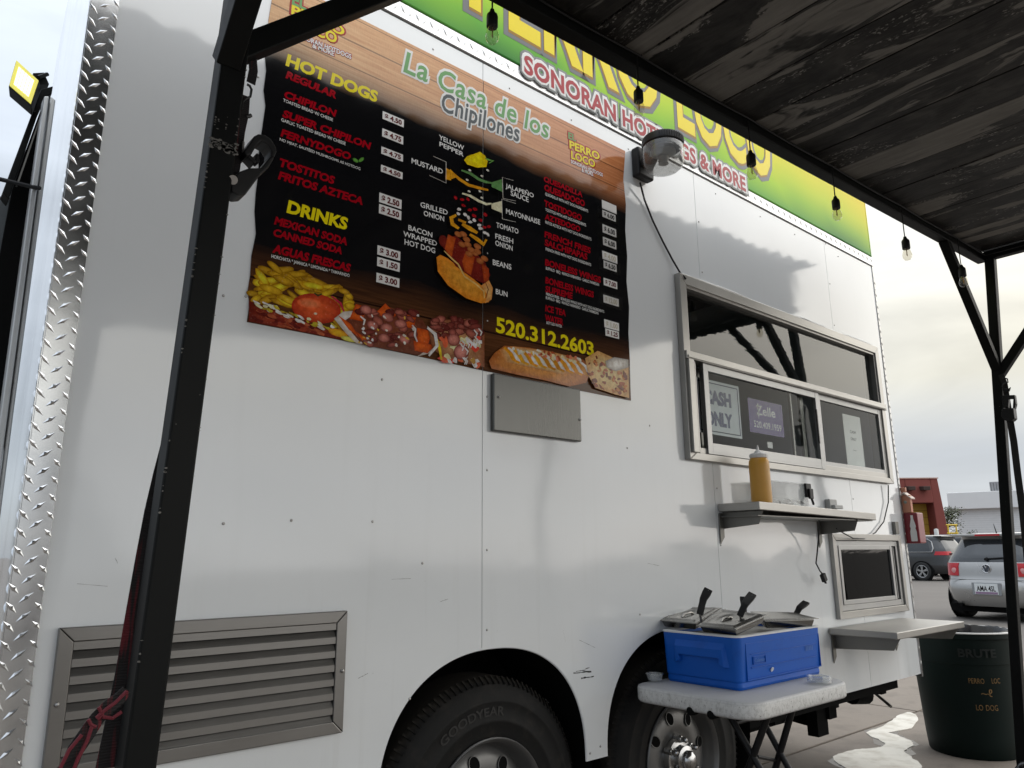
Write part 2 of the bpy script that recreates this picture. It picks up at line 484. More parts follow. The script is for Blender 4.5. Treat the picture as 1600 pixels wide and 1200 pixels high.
def m_tabletop():
    t = NT('scuffed_white_plastic')
    g = t.step(t.noise(85, stretch=(1, 1, 0.7), detail=7, rough=0.8), 0.47, 0.70); sp = t.step(t.noise(120, detail=2), 0.66, 0.74)
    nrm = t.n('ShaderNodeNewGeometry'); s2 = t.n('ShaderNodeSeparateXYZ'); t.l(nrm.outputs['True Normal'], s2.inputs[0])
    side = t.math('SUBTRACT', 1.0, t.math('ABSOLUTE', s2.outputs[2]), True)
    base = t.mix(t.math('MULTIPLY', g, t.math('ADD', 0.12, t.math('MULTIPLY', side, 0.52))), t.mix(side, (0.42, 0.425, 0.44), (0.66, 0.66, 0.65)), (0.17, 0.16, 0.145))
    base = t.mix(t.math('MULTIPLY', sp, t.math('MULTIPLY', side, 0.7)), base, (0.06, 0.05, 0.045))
    t.set(Base_Color=base, Roughness=0.5)
    t.l(t.bump(g, 0.2, 0.001), t.b.inputs['Normal'])
    return t.m
def m_tyre():
    t = NT('dusty_tyre_rubber')
    d = t.noise(16, detail=6, rough=0.7); x, y, z = t.xyz()
    rad = t.math('MULTIPLY', t.step(y, 0.047, 0.06), 0.5)
    dust = t.math('ADD', t.math('MULTIPLY', t.step(d, 0.5, 0.85), 0.6), rad, True)
    t.set(Base_Color=t.mix(t.math('MULTIPLY', dust, 0.6), (0.008, 0.008, 0.008), (0.065, 0.055, 0.044)), Roughness=0.68, Specular_IOR_Level=0.25)
    t.l(t.bump(t.noise(70, detail=4), 0.25, 0.002), t.b.inputs['Normal'])
    return t.m
def m_brick(name, base, mortar, sx=0.42, sz=0.2):
    t = NT(name); b = t.noise(3, detail=4)
    t.set(Base_Color=t.mix(b, tuple(c * .85 for c in base), base), Roughness=0.85)
    t.l(t.bump(t.noise(20, detail=4), 0.4, 0.02), t.b.inputs['Normal']); return t.m

WHITE = m_white_paint(); STEEL = m_steel(); STEEL_V = m_steel('brushed_aluminium_upright', (0.62, 0.62, 0.61), 0.34, (60, 60, 1))
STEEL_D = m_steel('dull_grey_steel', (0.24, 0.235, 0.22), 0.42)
BLACK = m_black_steel(); CEIL = m_ceiling(); CONC = m_concrete(); ASPH = m_asphalt(); MENU = m_print(); SIGN = m_sign()
FOOD = m_vcol('printed_food_picture'); WEB = m_webbing(); LEAF = m_leaf(); TABLE = m_tabletop(); TYRE = m_tyre()
TREAD = plain('bright_tread_aluminium', (0.74, 0.75, 0.76), 0.22, 1.0, 0.22, 7, 0.35)
TREAD_W = plain('white_tread_trim', (0.86, 0.86, 0.86), 0.3, 0.35, 0.05)
DARK = plain('matte_black_underbody', (0.006, 0.006, 0.006), 0.9, 0, 0.4, 8, 0.3, Specular_IOR_Level=0.1)
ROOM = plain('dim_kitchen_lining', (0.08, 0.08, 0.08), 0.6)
PLASTIC = plain('black_plastic', (0.010, 0.010, 0.011), 0.45, 0, 0.3, 40, 0.2, Specular_IOR_Level=0.3)
GLASS = m_glass('window_glass', (0.92, 0.94, 0.94), ior=1.16); FILM = m_glass('window_glass_with_wrinkled_film', (0.62, 0.66, 0.66), 0.012, 0.05, 1.0, 1.6)
CLEAR = m_glass('clear_plastic', (0.90, 0.91, 0.91), 0.08, milk=0.22)
BULB = m_glass('bulb_glass', (0.90, 0.88, 0.82), 0.02, ior=1.6, milk=0.06)
def m_cooler():
    t = NT('blue_cooler_plastic')
    w = t.noise(7, detail=4); sc = t.step(t.noise(60, stretch=(1, 1, 0.25), detail=5, rough=0.75, loc=(2, 5, 1)), 0.66, 0.74); gr = t.step(t.noise(11, detail=6, loc=(8, 1, 4)), 0.56, 0.78)
    base = t.mix(w, (0.002, 0.080, 0.40), (0.003, 0.105, 0.52))
    base = t.mix(t.math('MULTIPLY', sc, 0.22), base, (0.12, 0.20, 0.48)); base = t.mix(t.math('MULTIPLY', gr, 0.30), base, (0.01, 0.03, 0.14))
    t.set(Base_Color=base, Specular_IOR_Level=0.3); t.l(t.math('ADD', 0.34, t.math('MULTIPLY', w, 0.25)), t.b.inputs['Roughness'])
    t.l(t.bump(t.noise(90, detail=3), 0.2, 0.0015), t.b.inputs['Normal']); return t.m
BLUE = m_cooler()
SCREW = plain('zinc_screw', (0.42, 0.41, 0.40), 0.4, 1.0)
SEAM = plain('dark_seam_sealant', (0.03, 0.03, 0.03), 0.7)
INK = {k: plain('ink_' + k, c, 0.14, 0, 0.05, 20, 0.0, Specular_IOR_Level=0.2) for k, c in dict(
    yellow=srgb(232, 214, 20), red=srgb(158, 8, 26), white=srgb(224, 224, 222), black=(0.012, 0.011, 0.011), maroon=srgb(92, 12, 18),
    green=srgb(104, 158, 96), slate=srgb(72, 80, 84), grey=srgb(108, 110, 112), crimson=srgb(160, 34, 46), faint=srgb(196, 190, 172),
    navy=srgb(52, 58, 104), orange=srgb(206, 130, 40), purple=srgb(74, 44, 120), sign_yellow=srgb(232, 210, 12), gold=srgb(150, 110, 14), logo_red=srgb(160, 40, 40)).items()}
# ------------------------------------------------------------------ setting: ground
def sheet(name, pts, z, m):
    mb = MB(); mb.poly([(x, y, z) for x, y in pts]); return tag(build(name, mb, m), kind='structure')
sheet('ground', [(-400, -400), (900, -400), (900, 900), (-400, 900)], 0.0, ASPH)
slab_mat = CONC
pav = tag(thing('pavement', None, None, (4, 0, 0)), kind='structure')
jx = [-9.0, -5.1, -1.2, 2.7, 6.13, 9.6]; jy = [-9.0, -5.2, -2.6, 0.66, 3.6, 7.0]
for i in range(5):
    for j in range(5):
        mb = MB(); g = 0.010
        mb.box(jx[i] + g, jx[i + 1] - g, jy[j] + g, jy[j + 1] - g, -0.06, 0.012)
        build('slab', mb, CONC, pav, bevel=0.006)
# spilled white liquid on the slabs: edge traced on the ground plane
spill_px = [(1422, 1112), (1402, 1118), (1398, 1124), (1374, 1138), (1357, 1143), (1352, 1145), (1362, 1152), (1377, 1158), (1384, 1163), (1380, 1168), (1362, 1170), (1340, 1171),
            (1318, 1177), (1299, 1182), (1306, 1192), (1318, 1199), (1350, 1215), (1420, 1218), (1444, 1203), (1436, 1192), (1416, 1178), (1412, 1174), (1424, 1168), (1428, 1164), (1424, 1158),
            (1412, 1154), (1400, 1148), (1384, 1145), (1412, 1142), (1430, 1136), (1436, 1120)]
def smooth_loop(pts, it=2, jit=0.0):
    for _ in range(it):
        q = []
        for i in range(len(pts)):
            a = pts[i]; b = pts[(i + 1) % len(pts)]
            q.append(a.lerp(b, 0.25)); q.append(a.lerp(b, 0.75))
        pts = q
    if jit: pts = [p + V((random.uniform(-jit, jit), random.uniform(-jit, jit), 0)) for p in pts]
    return pts
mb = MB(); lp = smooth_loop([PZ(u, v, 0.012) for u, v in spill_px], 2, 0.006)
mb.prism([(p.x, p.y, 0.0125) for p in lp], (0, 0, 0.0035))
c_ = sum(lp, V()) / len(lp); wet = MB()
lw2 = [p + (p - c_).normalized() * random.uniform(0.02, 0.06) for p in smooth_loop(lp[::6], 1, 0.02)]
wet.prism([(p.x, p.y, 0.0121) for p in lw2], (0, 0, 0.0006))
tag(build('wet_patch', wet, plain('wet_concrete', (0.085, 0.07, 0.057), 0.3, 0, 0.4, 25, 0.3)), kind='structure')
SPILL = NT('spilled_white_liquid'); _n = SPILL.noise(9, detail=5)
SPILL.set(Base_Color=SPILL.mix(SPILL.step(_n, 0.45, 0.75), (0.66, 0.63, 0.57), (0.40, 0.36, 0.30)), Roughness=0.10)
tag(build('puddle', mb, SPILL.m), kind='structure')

# ------------------------------------------------------------------ the food trailer
X0, X1, ZB, ZT = 0.241, 4.668, 0.497, 2.948
trailer = thing('food_trailer', 'white food trailer with a menu on its side and two wheels in rounded arches', 'food trailer', (2.45, 1.1, 0))
ARCH = [(1.537, 0.405), (2.468, 0.428)]; ARCH_Z, ARCH_H = 0.507, 0.385
def low_edge(x):
    z = ZB
    for c, r in ARCH:
        d = abs(x - c)
        if d < r: z = max(z, ARCH_Z + ARCH_H * (1 - (d / r) ** 2.25) ** (1 / 2.25))
    return z
WIN = (2.600, 4.505, 1.585, 2.360)             # service window opening
HATCH = (3.765, 4.520, 0.875, 1.235)           # small low window
HOLES = [WIN, HATCH]
def wall_panel(xa, xb):
    xs = {xa, xb}
    for h in HOLES:
        for x in h[:2]:
            if xa < x < xb: xs.add(x)
    for c, r in ARCH:
        for k in range(-40, 41):
            x = c + r * math.sin(math.pi / 2 * k / 40)
            if xa < x < xb: xs.add(x)
    for k in range(200):
        x = 0.3 + 0.1 * k
        if xa + 0.01 < x < xb - 0.01 and all(abs(x - q) > 0.01 for q in xs): xs.add(x)
    xs = sorted(xs); mb = MB(); tops = MB()
    full_cut = any(h[0] <= xa and h[1] >= xb for h in HOLES)
    for a, b in zip(xs, xs[1:]):
        mid = (a + b) / 2
        def le(x): return low_edge(min(max(x, a + 1e-4), b - 1e-4))
        hz = sorted((h[2], h[3]) for h in HOLES if h[0] < mid < h[1])
        segs = []; lo = None
        for z0, z1 in hz:
            segs.append((lo, z0)); lo = z1
        segs.append((lo, ZT))
        for si, (s0, s1) in enumerate(segs):
            za, zb = (le(a), le(b)) if s0 is None else (s0, s0)
            (tops if full_cut and si == len(segs) - 1 else mb).hexa([(a, 0.004, za), (b, 0.004, zb), (b, 0.004, s1), (a, 0.004, s1)], [(a, 0, za), (b, 0, zb), (b, 0, s1), (a, 0, s1)])
    # front skin only (the quads at y=0) plus a thin back: keep front faces to avoid inner walls
    for src in (mb, tops):
        if not src.v: continue
        out_ = MB()
        for k in range(0, len(src.v), 8):
            out_.add(src.v[k + 4:k + 8], [(0, 1, 2, 3)])
        o = build('side_panel', out_, WHITE, trailer, merge=True)
        s = o.modifiers.new('thickness', 'SOLIDIFY'); s.thickness = 0.004; s.offset = -1
SEAMS = [0.298, 1.4915, 2.772, 4.036, 4.650]
for a, b in zip(SEAMS, SEAMS[1:]):
    wall_panel(a + 0.0012, b - 0.0012)
# backing strip behind each joint, roof, far side, floor and end walls make the hollow body
mb = MB()
for s in SEAMS[1:4]:
    for z0, z1 in ((0.9, 0.86), ):
        pass
    mb.box(s - 0.02, s + 0.02, 0.0045, 0.02, 0.92 if s < 3 else ZB + 0.01, 0.86 if False else (1.5 if 2.6 < s < 4.5 else ZT))
    if 2.6 < s < 4.5: mb.box(s - 0.02, s + 0.02, 0.0045, 0.02, WIN[3] + 0.02, ZT)
build('joint_strip', mb, SEAM, trailer)
mb = MB()
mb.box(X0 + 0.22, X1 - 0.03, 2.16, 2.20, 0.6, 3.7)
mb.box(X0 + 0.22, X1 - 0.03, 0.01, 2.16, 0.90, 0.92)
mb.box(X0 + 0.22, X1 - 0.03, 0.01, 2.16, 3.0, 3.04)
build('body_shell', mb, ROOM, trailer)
mb = MB()                                      # front wall, a little out of square
mb.prism([(X0, 0.0, ZB), (X0 + 0.162, 2.2, ZB), (X0 + 0.20, 2.2, ZB), (X0 + 0.05, 0.0, ZB)], (0, 0, 3.75 - ZB))
build('front_wall', mb, WHITE, trailer)
mb = MB(); mb.box(X1 - 0.03, X1 - 0.001, 0.004, 2.2, ZB, 3.0)
build('rear_wall', mb, WHITE, trailer)
mb = MB(); mb.box(X0 + 0.06, X1 - 0.02, 0.5, 0.53, 0.25, 0.93); mb.box(X0 + 0.1, X1 - 0.1, 0.36, 0.42, 0.395, 0.495); mb.box(3.05, X1 - 0.1, 0.10, 0.16, 0.42, 0.495)
mb.box(X0 + 0.1, X1 - 0.1, 1.9, 1.96, 0.395, 0.495)
for c, r in ARCH:
    mb.tube([(c + 0.02, 0.25, 0.40), (c + 0.02, 2.0, 0.40)], 0.035, 10)
for x in (0.9, 3.3, 4.4): mb.box(x, x + 0.06, 0.12, 1.9, 0.40, 0.49)
build('chassis', mb, DARK, trailer)
mb = MB()                                      # dark wheel wells behind the arches
for c, r in ARCH:
    mb.lathe([(r + 0.03, 0.008), (r + 0.03, 0.36)], (c, 0, ARCH_Z - 0.02), (0, 1, 0), 48)
    mb.lathe([(0.0, 0.36), (r + 0.03, 0.36)], (c, 0, ARCH_Z - 0.02), (0, 1, 0), 48)
build('wheel_well', mb, DARK, trailer, recalc=False)
# stabiliser and crank under the rear corner
mb = MB()
p = PY(1355, 1080, 0.25); q = PY(1392, 1104, 0.05)
mb.tube([p, p.lerp(PY(1366, 1082, 0.2), 1.0), q], 0.008, 8)
build('crank_handle', mb, STEEL_D, trailer, smooth=True)
mb = MB()
a = PY(1235, 1117, 0.45); b = PY(1278, 1129, 0.3)
mb.bar(a, b, 0.05, 0.05); mb.box(b.x - 0.06, b.x + 0.05, b.y - 0.03, b.y + 0.03, b.z - 0.06, b.z + 0.10)
build('stabiliser_jack', mb, DARK, trailer); mb = MB(); mb.tube([PY(1330, 1086, 0.3), PY(1352, 1086, 0.3)], 0.05, 12); build('jack_tube', mb, DARK, trailer, smooth=True); mb = MB()
mb.box(4.05, 4.13, 0.25, 0.33, 0.30, 0.46)
build('stabiliser_jack', mb, DARK, trailer)

# trim: white tread strip under the sign, tread plate corner, rear corner edge
mb = MB(); mb.box(X0 + 0.06, X1, -0.007, 0.02, 2.955, 3.012)
for i in range(150):
    x = X0 + 0.07 + i * 0.0292; s = 1 if i % 2 else -1
    mb.add([(x, -0.007, 2.985 - 0.018 * s), (x + 0.022, -0.007, 2.985 + 0.012 * s), (x + 0.011, -0.0105, 2.985 - 0.002 * s), (x + 0.014, -0.007, 2.985 - 0.006 * s), (x + 0.008, -0.007, 2.985 + 0.004 * s)], [(0, 3, 2), (3, 1, 2), (1, 4, 2), (4, 0, 2)])
build('tread_trim', mb, TREAD_W, trailer, recalc=False)
def lozenge(mb, c, e, f, n, L, W, H):
    """one raised tear of tread plate: long axis e, short axis f, normal n"""
    c = V(c)
    a = c + e * L; b = c - e * L; s1 = c + f * W; s2 = c - f * W
    t1 = c + n * H + e * L * 0.25; t2 = c + n * H - e * L * 0.25
    mb.add([a, s1, b, s2, t1, t2], [(0, 1, 4), (1, 5, 4), (1, 2, 5), (2, 3, 5), (3, 4, 5), (3, 0, 4)])
mb = MB()
w = 0.0605
mb.box(X0, X0 + w, -0.0035, -0.0005, ZB, 3.74)
dirf = V((0.162, 2.2, 0)).normalized()
a0 = V((X0 - 0.003, -0.0035, ZB)); a1 = a0 + dirf * 0.032
mb.hexa([a0, a1, a1 + V((0, 0, 3.24)), a0 + V((0, 0, 3.24))], [a0 + V((0.002, 0, 0)), a1 + V((0.002, 0, 0)), a1 + V((0.002, 0, 3.24)), a0 + V((0.002, 0, 3.24))])
nrm = V((0, -1, 0)); k = 0
z = ZB + 0.01
while z < 3.72:
    for cidx in range(3):
        up = cidx == 1
        ang = R(38) if up else R(-48)
        e = V((math.cos(ang), 0, math.sin(ang))); f = V((-math.sin(ang), 0, math.cos(ang)))
        x = X0 + 0.006 + 0.0245 * cidx
        lozenge(mb, (x, -0.0035, z + (0.019 if up else 0)), e, f, nrm, 0.0165 if cidx < 2 else 0.0118, 0.0048, 0.0030)
    ang = R(50)
    e = (dirf * math.cos(ang) + V((0, 0, math.sin(ang)))); f = V((0, 0, 1)).cross(dirf); f = e.cross(f).normalized()
    lozenge(mb, a0 + dirf * 0.016 + V((-0.0002, 0, z - ZB)), e, f, V((-1, 0.07, 0)), 0.014, 0.0042, 0.0034)
    z += 0.038; k += 1
build('tread_corner', mb, TREAD, trailer, recalc=False)
mb = MB(); mb.box(X1 - 0.018, X1 + 0.002, -0.004, 0.03, ZB - 0.015, 2.953)
for i in range(60):
    z = ZB + 0.02 + i * 0.04; s = 1 if i % 2 else -1
    lozenge(mb, (X1 - 0.008, -0.004, z), V((0.5, 0, 0.86 * s)).normalized(), V((0.86, 0, -0.5 * s)).normalized(), nrm, 0.012, 0.003, 0.0025)
build('rear_corner_trim', mb, plain('worn_tread_edge', (0.45, 0.45, 0.45), 0.35, 1.0, 0.4, 12), trailer, recalc=False)
# screws along the joints and the edges
mb = MB()
def screw(x, z, r=0.0042, y=0.0):
    mb.lathe([(0.0, -0.0032), (r * 0.6, -0.0026), (r, -0.0006), (r, 0.0)], (x, y, z), (0, 1, 0), 7)
for s in SEAMS[1:4]:
    for i in range(9):
        z = 0.95 + i * 0.25 + random.uniform(-0.01, 0.01)
        if WIN[2] - 0.06 < z < WIN[3] + 0.05 and s > 2.6: continue
        screw(s + 0.02, z)
for x in [0.42, 0.70, 0.98, 1.27, 1.62, 1.95, 2.3, 2.62, 2.95, 3.35, 3.7, 4.2]:
    screw(x, 2.90, 0.0038)
for u, v in [(597, 593), (349, 462), (384, 463), (349, 818), (455, 813), (403, 120), (582, 815), (640, 1092), (938, 1166), (922, 1177), (1000, 960), (1015, 665), (980, 700), (660, 880)]:
    P = PY(u, v)
    if -0.5 < P.x < 4.6: screw(P.x, P.z)
build('screw_heads', mb, SCREW, trailer, recalc=False, smooth=True, kind='stuff')

# louvred vent
vx0, vx1, vz0, vz1 = 0.338, 1.018, 0.725, 1.031
mb = MB(); fw = 0.030
def miter_frame(mb, x0, x1, z0, z1, w, y0, y1, bottom=None):
    wb = bottom or w
    O = [(x0, z0), (x1, z0), (x1, z1), (x0, z1)]; I = [(x0 + w, z0 + wb), (x1 - w, z0 + wb), (x1 - w, z1 - w), (x0 + w, z1 - w)]
    g = 0.0006
    for i in range(4):
        j = (i + 1) % 4
        q = [O[i], O[j], I[j], I[i]]
        cx = sum(a for a, _ in q) / 4; cz = sum(b for _, b in q) / 4
        L = max(abs(O[i][0] - O[j][0]), abs(O[i][1] - O[j][1]))
        dx = (g / L * 2) if i % 2 == 0 else 0; dz = 0 if i % 2 == 0 else (g / L * 2)
        q = [(cx + (a - cx) * (1 - dx), cz + (b - cz) * (1 - dz)) for a, b in q]
        mb.hexa([(a, y1, b) for a, b in q], [(a, y0, b) for a, b in q])
miter_frame(mb, vx0, vx1, vz0, vz1, fw, -0.016, -0.0005)
VENT = m_steel('louvre_steel', (0.25, 0.244, 0.235), 0.30)
ventf = build('louvre_vent', mb, VENT, trailer, bevel=0.002)
mb = MB(); mb.box(vx0 + 0.01, vx1 - 0.01, -0.0012, -0.0004, vz0 + 0.01, vz1 - 0.01)
build('backing', mb, DARK, ventf)
pitch = (vz1 - vz0 - 2 * fw) / 7
first = None
for i in range(8):
    zt = vz1 - fw - i * pitch - 0.001
    if first is None:
        mb = MB()
        x0, x1 = vx0 + fw + 0.001, vx1 - fw - 0.001
        prof = [(-0.013, 0), (-0.013, -0.0165), (-0.0118, -0.0165), (-0.0118, -0.001), (-0.0013, pitch * 0.52), (-0.0023, pitch * 0.55)]
        mb.prism([(x0, a, zt + b) for a, b in prof], (x1 - x0, 0, 0))
        first = build('slat', mb, VENT, ventf)
    else:
        copy_part(first, ventf, (0, 0, -i * pitch))
mb = MB()
for P in (PY(84, 1100), PY(533, 1047)):
    mb.ball((min(max(P.x, vx0 + 0.012), vx1 - 0.010), -0.017, P.z), 0.0055, 8)
build('screw', mb, SCREW, ventf, smooth=True)

# stainless cover plate under the menu
mb = MB(); mb.box(1.524, 1.938, -0.020, -0.0005, 1.574, 1.770)
cp = build('cover_plate', mb, m_steel('brushed_cover_plate', (0.125, 0.125, 0.12), 0.24, (60, 60, 1)), trailer, bevel=0.004)
mb = MB(); mb.ball((1.545, -0.021, 1.69), 0.005, 8); mb.ball((1.930, -0.021, 1.655), 0.005, 8)
build('screw', mb, SCREW, cp, smooth=True)
# scuffs where the arches meet
mb = MB()
for u0, v0, u1, v1, w in [(896, 1052, 924, 1049, 0.006), (908, 1060, 928, 1057, 0.007), (900, 1049, 915, 1047, 0.003), (915, 1045, 921, 1043, 0.003), (612, 905, 642, 904, 0.0009), (120, 912, 168, 916, 0.0007), (180, 872, 184, 880, 0.002), (905, 1000, 930, 1012, 0.0012), (852, 1092, 858, 1099, 0.002), (688, 940, 700, 936, 0.0012), (1012, 880, 1030, 884, 0.001), (560, 1060, 575, 1052, 0.0014), (880, 985, 884, 1004, 0.001), (1180, 1020, 1190, 1024, 0.0015)]:
    a = PY(u0, v0, -0.0006); b = PY(u1, v1, -0.0006); n_ = 7
    up = [a.lerp(b, i / n_) + V((0, 0, random.uniform(0.1, 0.6) * w)) for i in range(n_ + 1)]
    dn = [a.lerp(b, i / n_) - V((0, 0, random.uniform(0.1, 0.6) * w)) for i in range(n_ + 1)]
    mb.poly(up + dn[::-1])
build('scuff', mb, SEAM, trailer, recalc=False)

# ---- wheels
RIM = plain('painted_silver_rim', (0.17, 0.168, 0.165), 0.42, 0.6, 0.2, 12, 0.1)
CHROME = plain('chrome_hub', (0.5, 0.5, 0.5), 0.2, 1.0, 0.1, 20, 0.05)
WY = 0.036
def make_wheel(cx):
    c = V((cx, 0, 0.405)); ax = (0, 1, 0)
    mb = MB()
    prof = [(0.215, WY + 0.004), (0.219, WY - 0.004), (0.232, WY - 0.009), (0.262, WY - 0.012), (0.264, WY - 0.0135), (0.272, WY - 0.0135), (0.274, WY - 0.012), (0.318, WY - 0.010), (0.322, WY - 0.0125), (0.328, WY - 0.012), (0.332, WY - 0.009),
            (0.352, WY - 0.004), (0.366, WY + 0.006), (0.377, WY + 0.013), (0.384, WY + 0.022), (0.391, WY + 0.034), (0.394, WY + 0.06), (0.394, WY + 0.15), (0.384, WY + 0.20), (0.36, WY + 0.225), (0.23, WY + 0.225)]
    mb.lathe(prof, c, ax, 96)
    wheel = build('wheel', mb, TYRE, trailer, smooth=True, recalc=False)
    mb = MB()                                   # shoulder ribs of the tread
    for i in range(110):
        t = 2 * math.pi * i / 110
        e = V((math.cos(t), 0, math.sin(t))); f = V((-math.sin(t), 0, math.cos(t)))
        p0 = c + e * 0.372 + V((0, WY + 0.0085, 0)); p1 = c + e * 0.3925 + V((0, WY + 0.032, 0))
        mb.bar(p0, p1, 0.0105, 0.006, f)
    build('tread_blocks', mb, TYRE, wheel, kind='stuff')
    mb = MB()
    mb.lathe([(0.216, WY + 0.002), (0.221, WY - 0.012), (0.2175, WY - 0.016), (0.212, WY - 0.012), (0.205, WY + 0.004), (0.203, WY + 0.045), (0.193, WY + 0.056), (0.187, WY + 0.053), (0.176, WY + 0.035), (0.152, WY + 0.026), (0.120, WY + 0.022), (0.098, WY + 0.026), (0.090, WY + 0.032), (0.062, WY + 0.032), (0.058, WY + 0.03)], c, ax, 64)
    build('rim', mb, RIM, wheel, smooth=True, recalc=False, sharp=50)
    mb = MB(); lips = MB()
    for i in range(8):
        t = R(14) + math.pi / 4 * i
        e = V((math.cos(t), 0, math.sin(t))); f = V((-math.sin(t), 0, math.cos(t)))
        o_ = c + e * 0.149 + V((0, WY + 0.0222, 0)); ring = []
        for k in range(20):
            s = 2 * math.pi * k / 20
            ring.append(o_ + e * (0.0235 * math.cos(s)) + f * (0.020 * math.sin(s)) + V((0, 0.0055 * math.cos(s), 0)))
        mb = MB(); mb.prism(ring, (0, 0.004, 0)); build('rim_hole', mb, DARK, wheel)
        lips = MB(); lips.tube([p + V((0, -0.0002, 0)) for p in ring], 0.0018, 5, closed=True); build('hole_lip', lips, RIM, wheel, smooth=True)
    mb = MB()
    mb.lathe([(0.075, WY + 0.034), (0.072, WY + 0.008), (0.052, WY + 0.004), (0.050, WY - 0.02), (0.036, WY - 0.024), (0.0355, WY - 0.038), (0.031, WY - 0.046), (0.020, WY - 0.052), (0.0, WY - 0.054)], c, ax, 32)
    build('hub_cap', mb, CHROME, wheel, smooth=True, recalc=False)
    nut = None
    for i in range(6):
        t = R(30) + math.pi / 3 * i
        off = V((math.cos(t) * 0.070, 0, math.sin(t) * 0.070))
        mb = MB(); mb.lathe([(0.014, WY + 0.03), (0.0138, WY + 0.004), (0.0125, WY - 0.002), (0.0095, WY - 0.004), (0.0093, WY - 0.022), (0.006, WY - 0.027), (0.0, WY - 0.028)], c + off, ax, 8)
        build('lug_nut', mb, CHROME, wheel, recalc=False, smooth=True)
    return wheel
wheels = [make_wheel(1.545), make_wheel(2.497)]
for c, r in ARCH:                               # rolled edge of each arch opening
    pts = []
    for k in range(-36, 37):
        x = c + r * 0.9995 * math.sin(math.pi / 2 * k / 36); pts.append(V((x, 0.004, low_edge(x))))
    pts = [V((c - r, 0.004, ZB))] + pts + [V((c + r, 0.004, ZB))]
    mb = MB(); mb.tube(pts, 0.0045, 6); build('arch_lip', mb, WHITE, trailer, smooth=True)
# ------------------------------------------------------------------ service window
def frame_bars(mb, x0, x1, z0, z1, w, y0, y1, wb=None, wt=None):
    wb = wb or w; wt = wt or w
    mb.box(x0, x0 + w, y0, y1, z0, z1); mb.box(x1 - w, x1, y0, y1, z0, z1)
    mb.box(x0 + w, x1 - w, y0 + 0.0008, y1, z0, z0 + wb); mb.box(x0 + w, x1 - w, y0 + 0.0008, y1, z1 - wt, z1)
def pane(name, x0, x1, z0, z1, y, m, parent):
    mb = MB(); mb.box(x0, x1, y, y + 0.004, z0, z1); return build(name, mb, m, parent)
wx0, wx1, wz0, wz1 = 2.574, 4.530, 1.558, 2.387
mb = MB(); miter_frame(mb, wx0, wx1, wz0, wz1, 0.045, -0.030, -0.0005, 0.030)
frame_bars(mb, wx0 + 0.028, wx1 - 0.028, wz0 + 0.027, wz1 - 0.027, 0.030, -0.022, 0.05)
sw = build('service_window', mb, STEEL, trailer, bevel=0.002)
tag(sw, 'wide sliding window with a fixed pane above')
zm = 2.008
mb = MB(); mb.box(wx0 + 0.005, wx1 - 0.002, -0.040, 0.03, zm - 0.014, zm + 0.022); mb.box(wx0 + 0.012, wx1 - 0.02, -0.0445, -0.0405, zm - 0.010, zm + 0.002)
build('mullion', mb, STEEL, sw, bevel=0.002)
pane('upper_pane', wx0 + 0.055, wx1 - 0.055, zm + 0.02, wz1 - 0.055, 0.004, FILM, sw)
mb = MB(); mb.box(wx0 + 0.012, wx0 + 0.050, -0.044, -0.010, wz0 + 0.03, zm - 0.015); mb.box(wx0 + 0.075, wx0 + 0.083, -0.026, 0.0, wz0 + 0.03, zm - 0.015)
build('track', mb, STEEL, sw, bevel=0.0015)
mb = MB(); frame_bars(mb, 2.706, 3.725, 1.590, 1.994, 0.036, -0.030, -0.008, 0.050, 0.032)
s1 = build('sliding_sash', mb, m_steel('white_aluminium_sash', (0.44, 0.44, 0.435), 0.4), sw, bevel=0.0015)
mb = MB(); mb.box(3.676, 3.684, -0.036, -0.030, 1.72, 1.90)
build('pull', mb, PLASTIC, s1)
pane('lower_pane', 2.73, 3.70, 1.62, 1.98, -0.018, GLASS, sw)
mb = MB(); frame_bars(mb, 3.727, 4.478, 1.590, 1.993, 0.030, -0.020, 0.0, 0.045, 0.03)
build('fixed_sash', mb, bpy.data.materials['white_aluminium_sash'], sw, bevel=0.0015)
pane('lower_pane', 3.75, 4.46, 1.62, 1.98, -0.010, GLASS, sw)
mb = MB(); mb.box(3.462, 3.474, -0.012, 0.0, 1.60, 1.98); mb.box(2.72, 2.735, 0.012, 0.03, 1.60, 1.98); mb.box(3.60, 3.63, 0.01, 0.025, 1.6, 1.98)
build('inner_stile', mb, STEEL_D, sw)
# lumpy sealant on top of the window frame
mb = MB(); pts = [V((wx0 + 0.02 + i * 0.098, -0.020, wz1 + 0.003 + random.uniform(-0.002, 0.004))) for i in range(20)]
mb.tube(pts, [random.choice((0.003, 0.004, 0.006, 0.008)) for _ in pts], 7)
build('sealant', mb, plain('white_sealant', (0.7, 0.7, 0.68), 0.6), sw, smooth=True)
# dim kitchen fittings behind the window
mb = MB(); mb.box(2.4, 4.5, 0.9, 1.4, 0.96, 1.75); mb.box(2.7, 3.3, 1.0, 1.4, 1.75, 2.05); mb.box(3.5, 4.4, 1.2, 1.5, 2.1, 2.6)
build('kitchen_fittings', mb, STEEL_D, trailer, bevel=0.01)

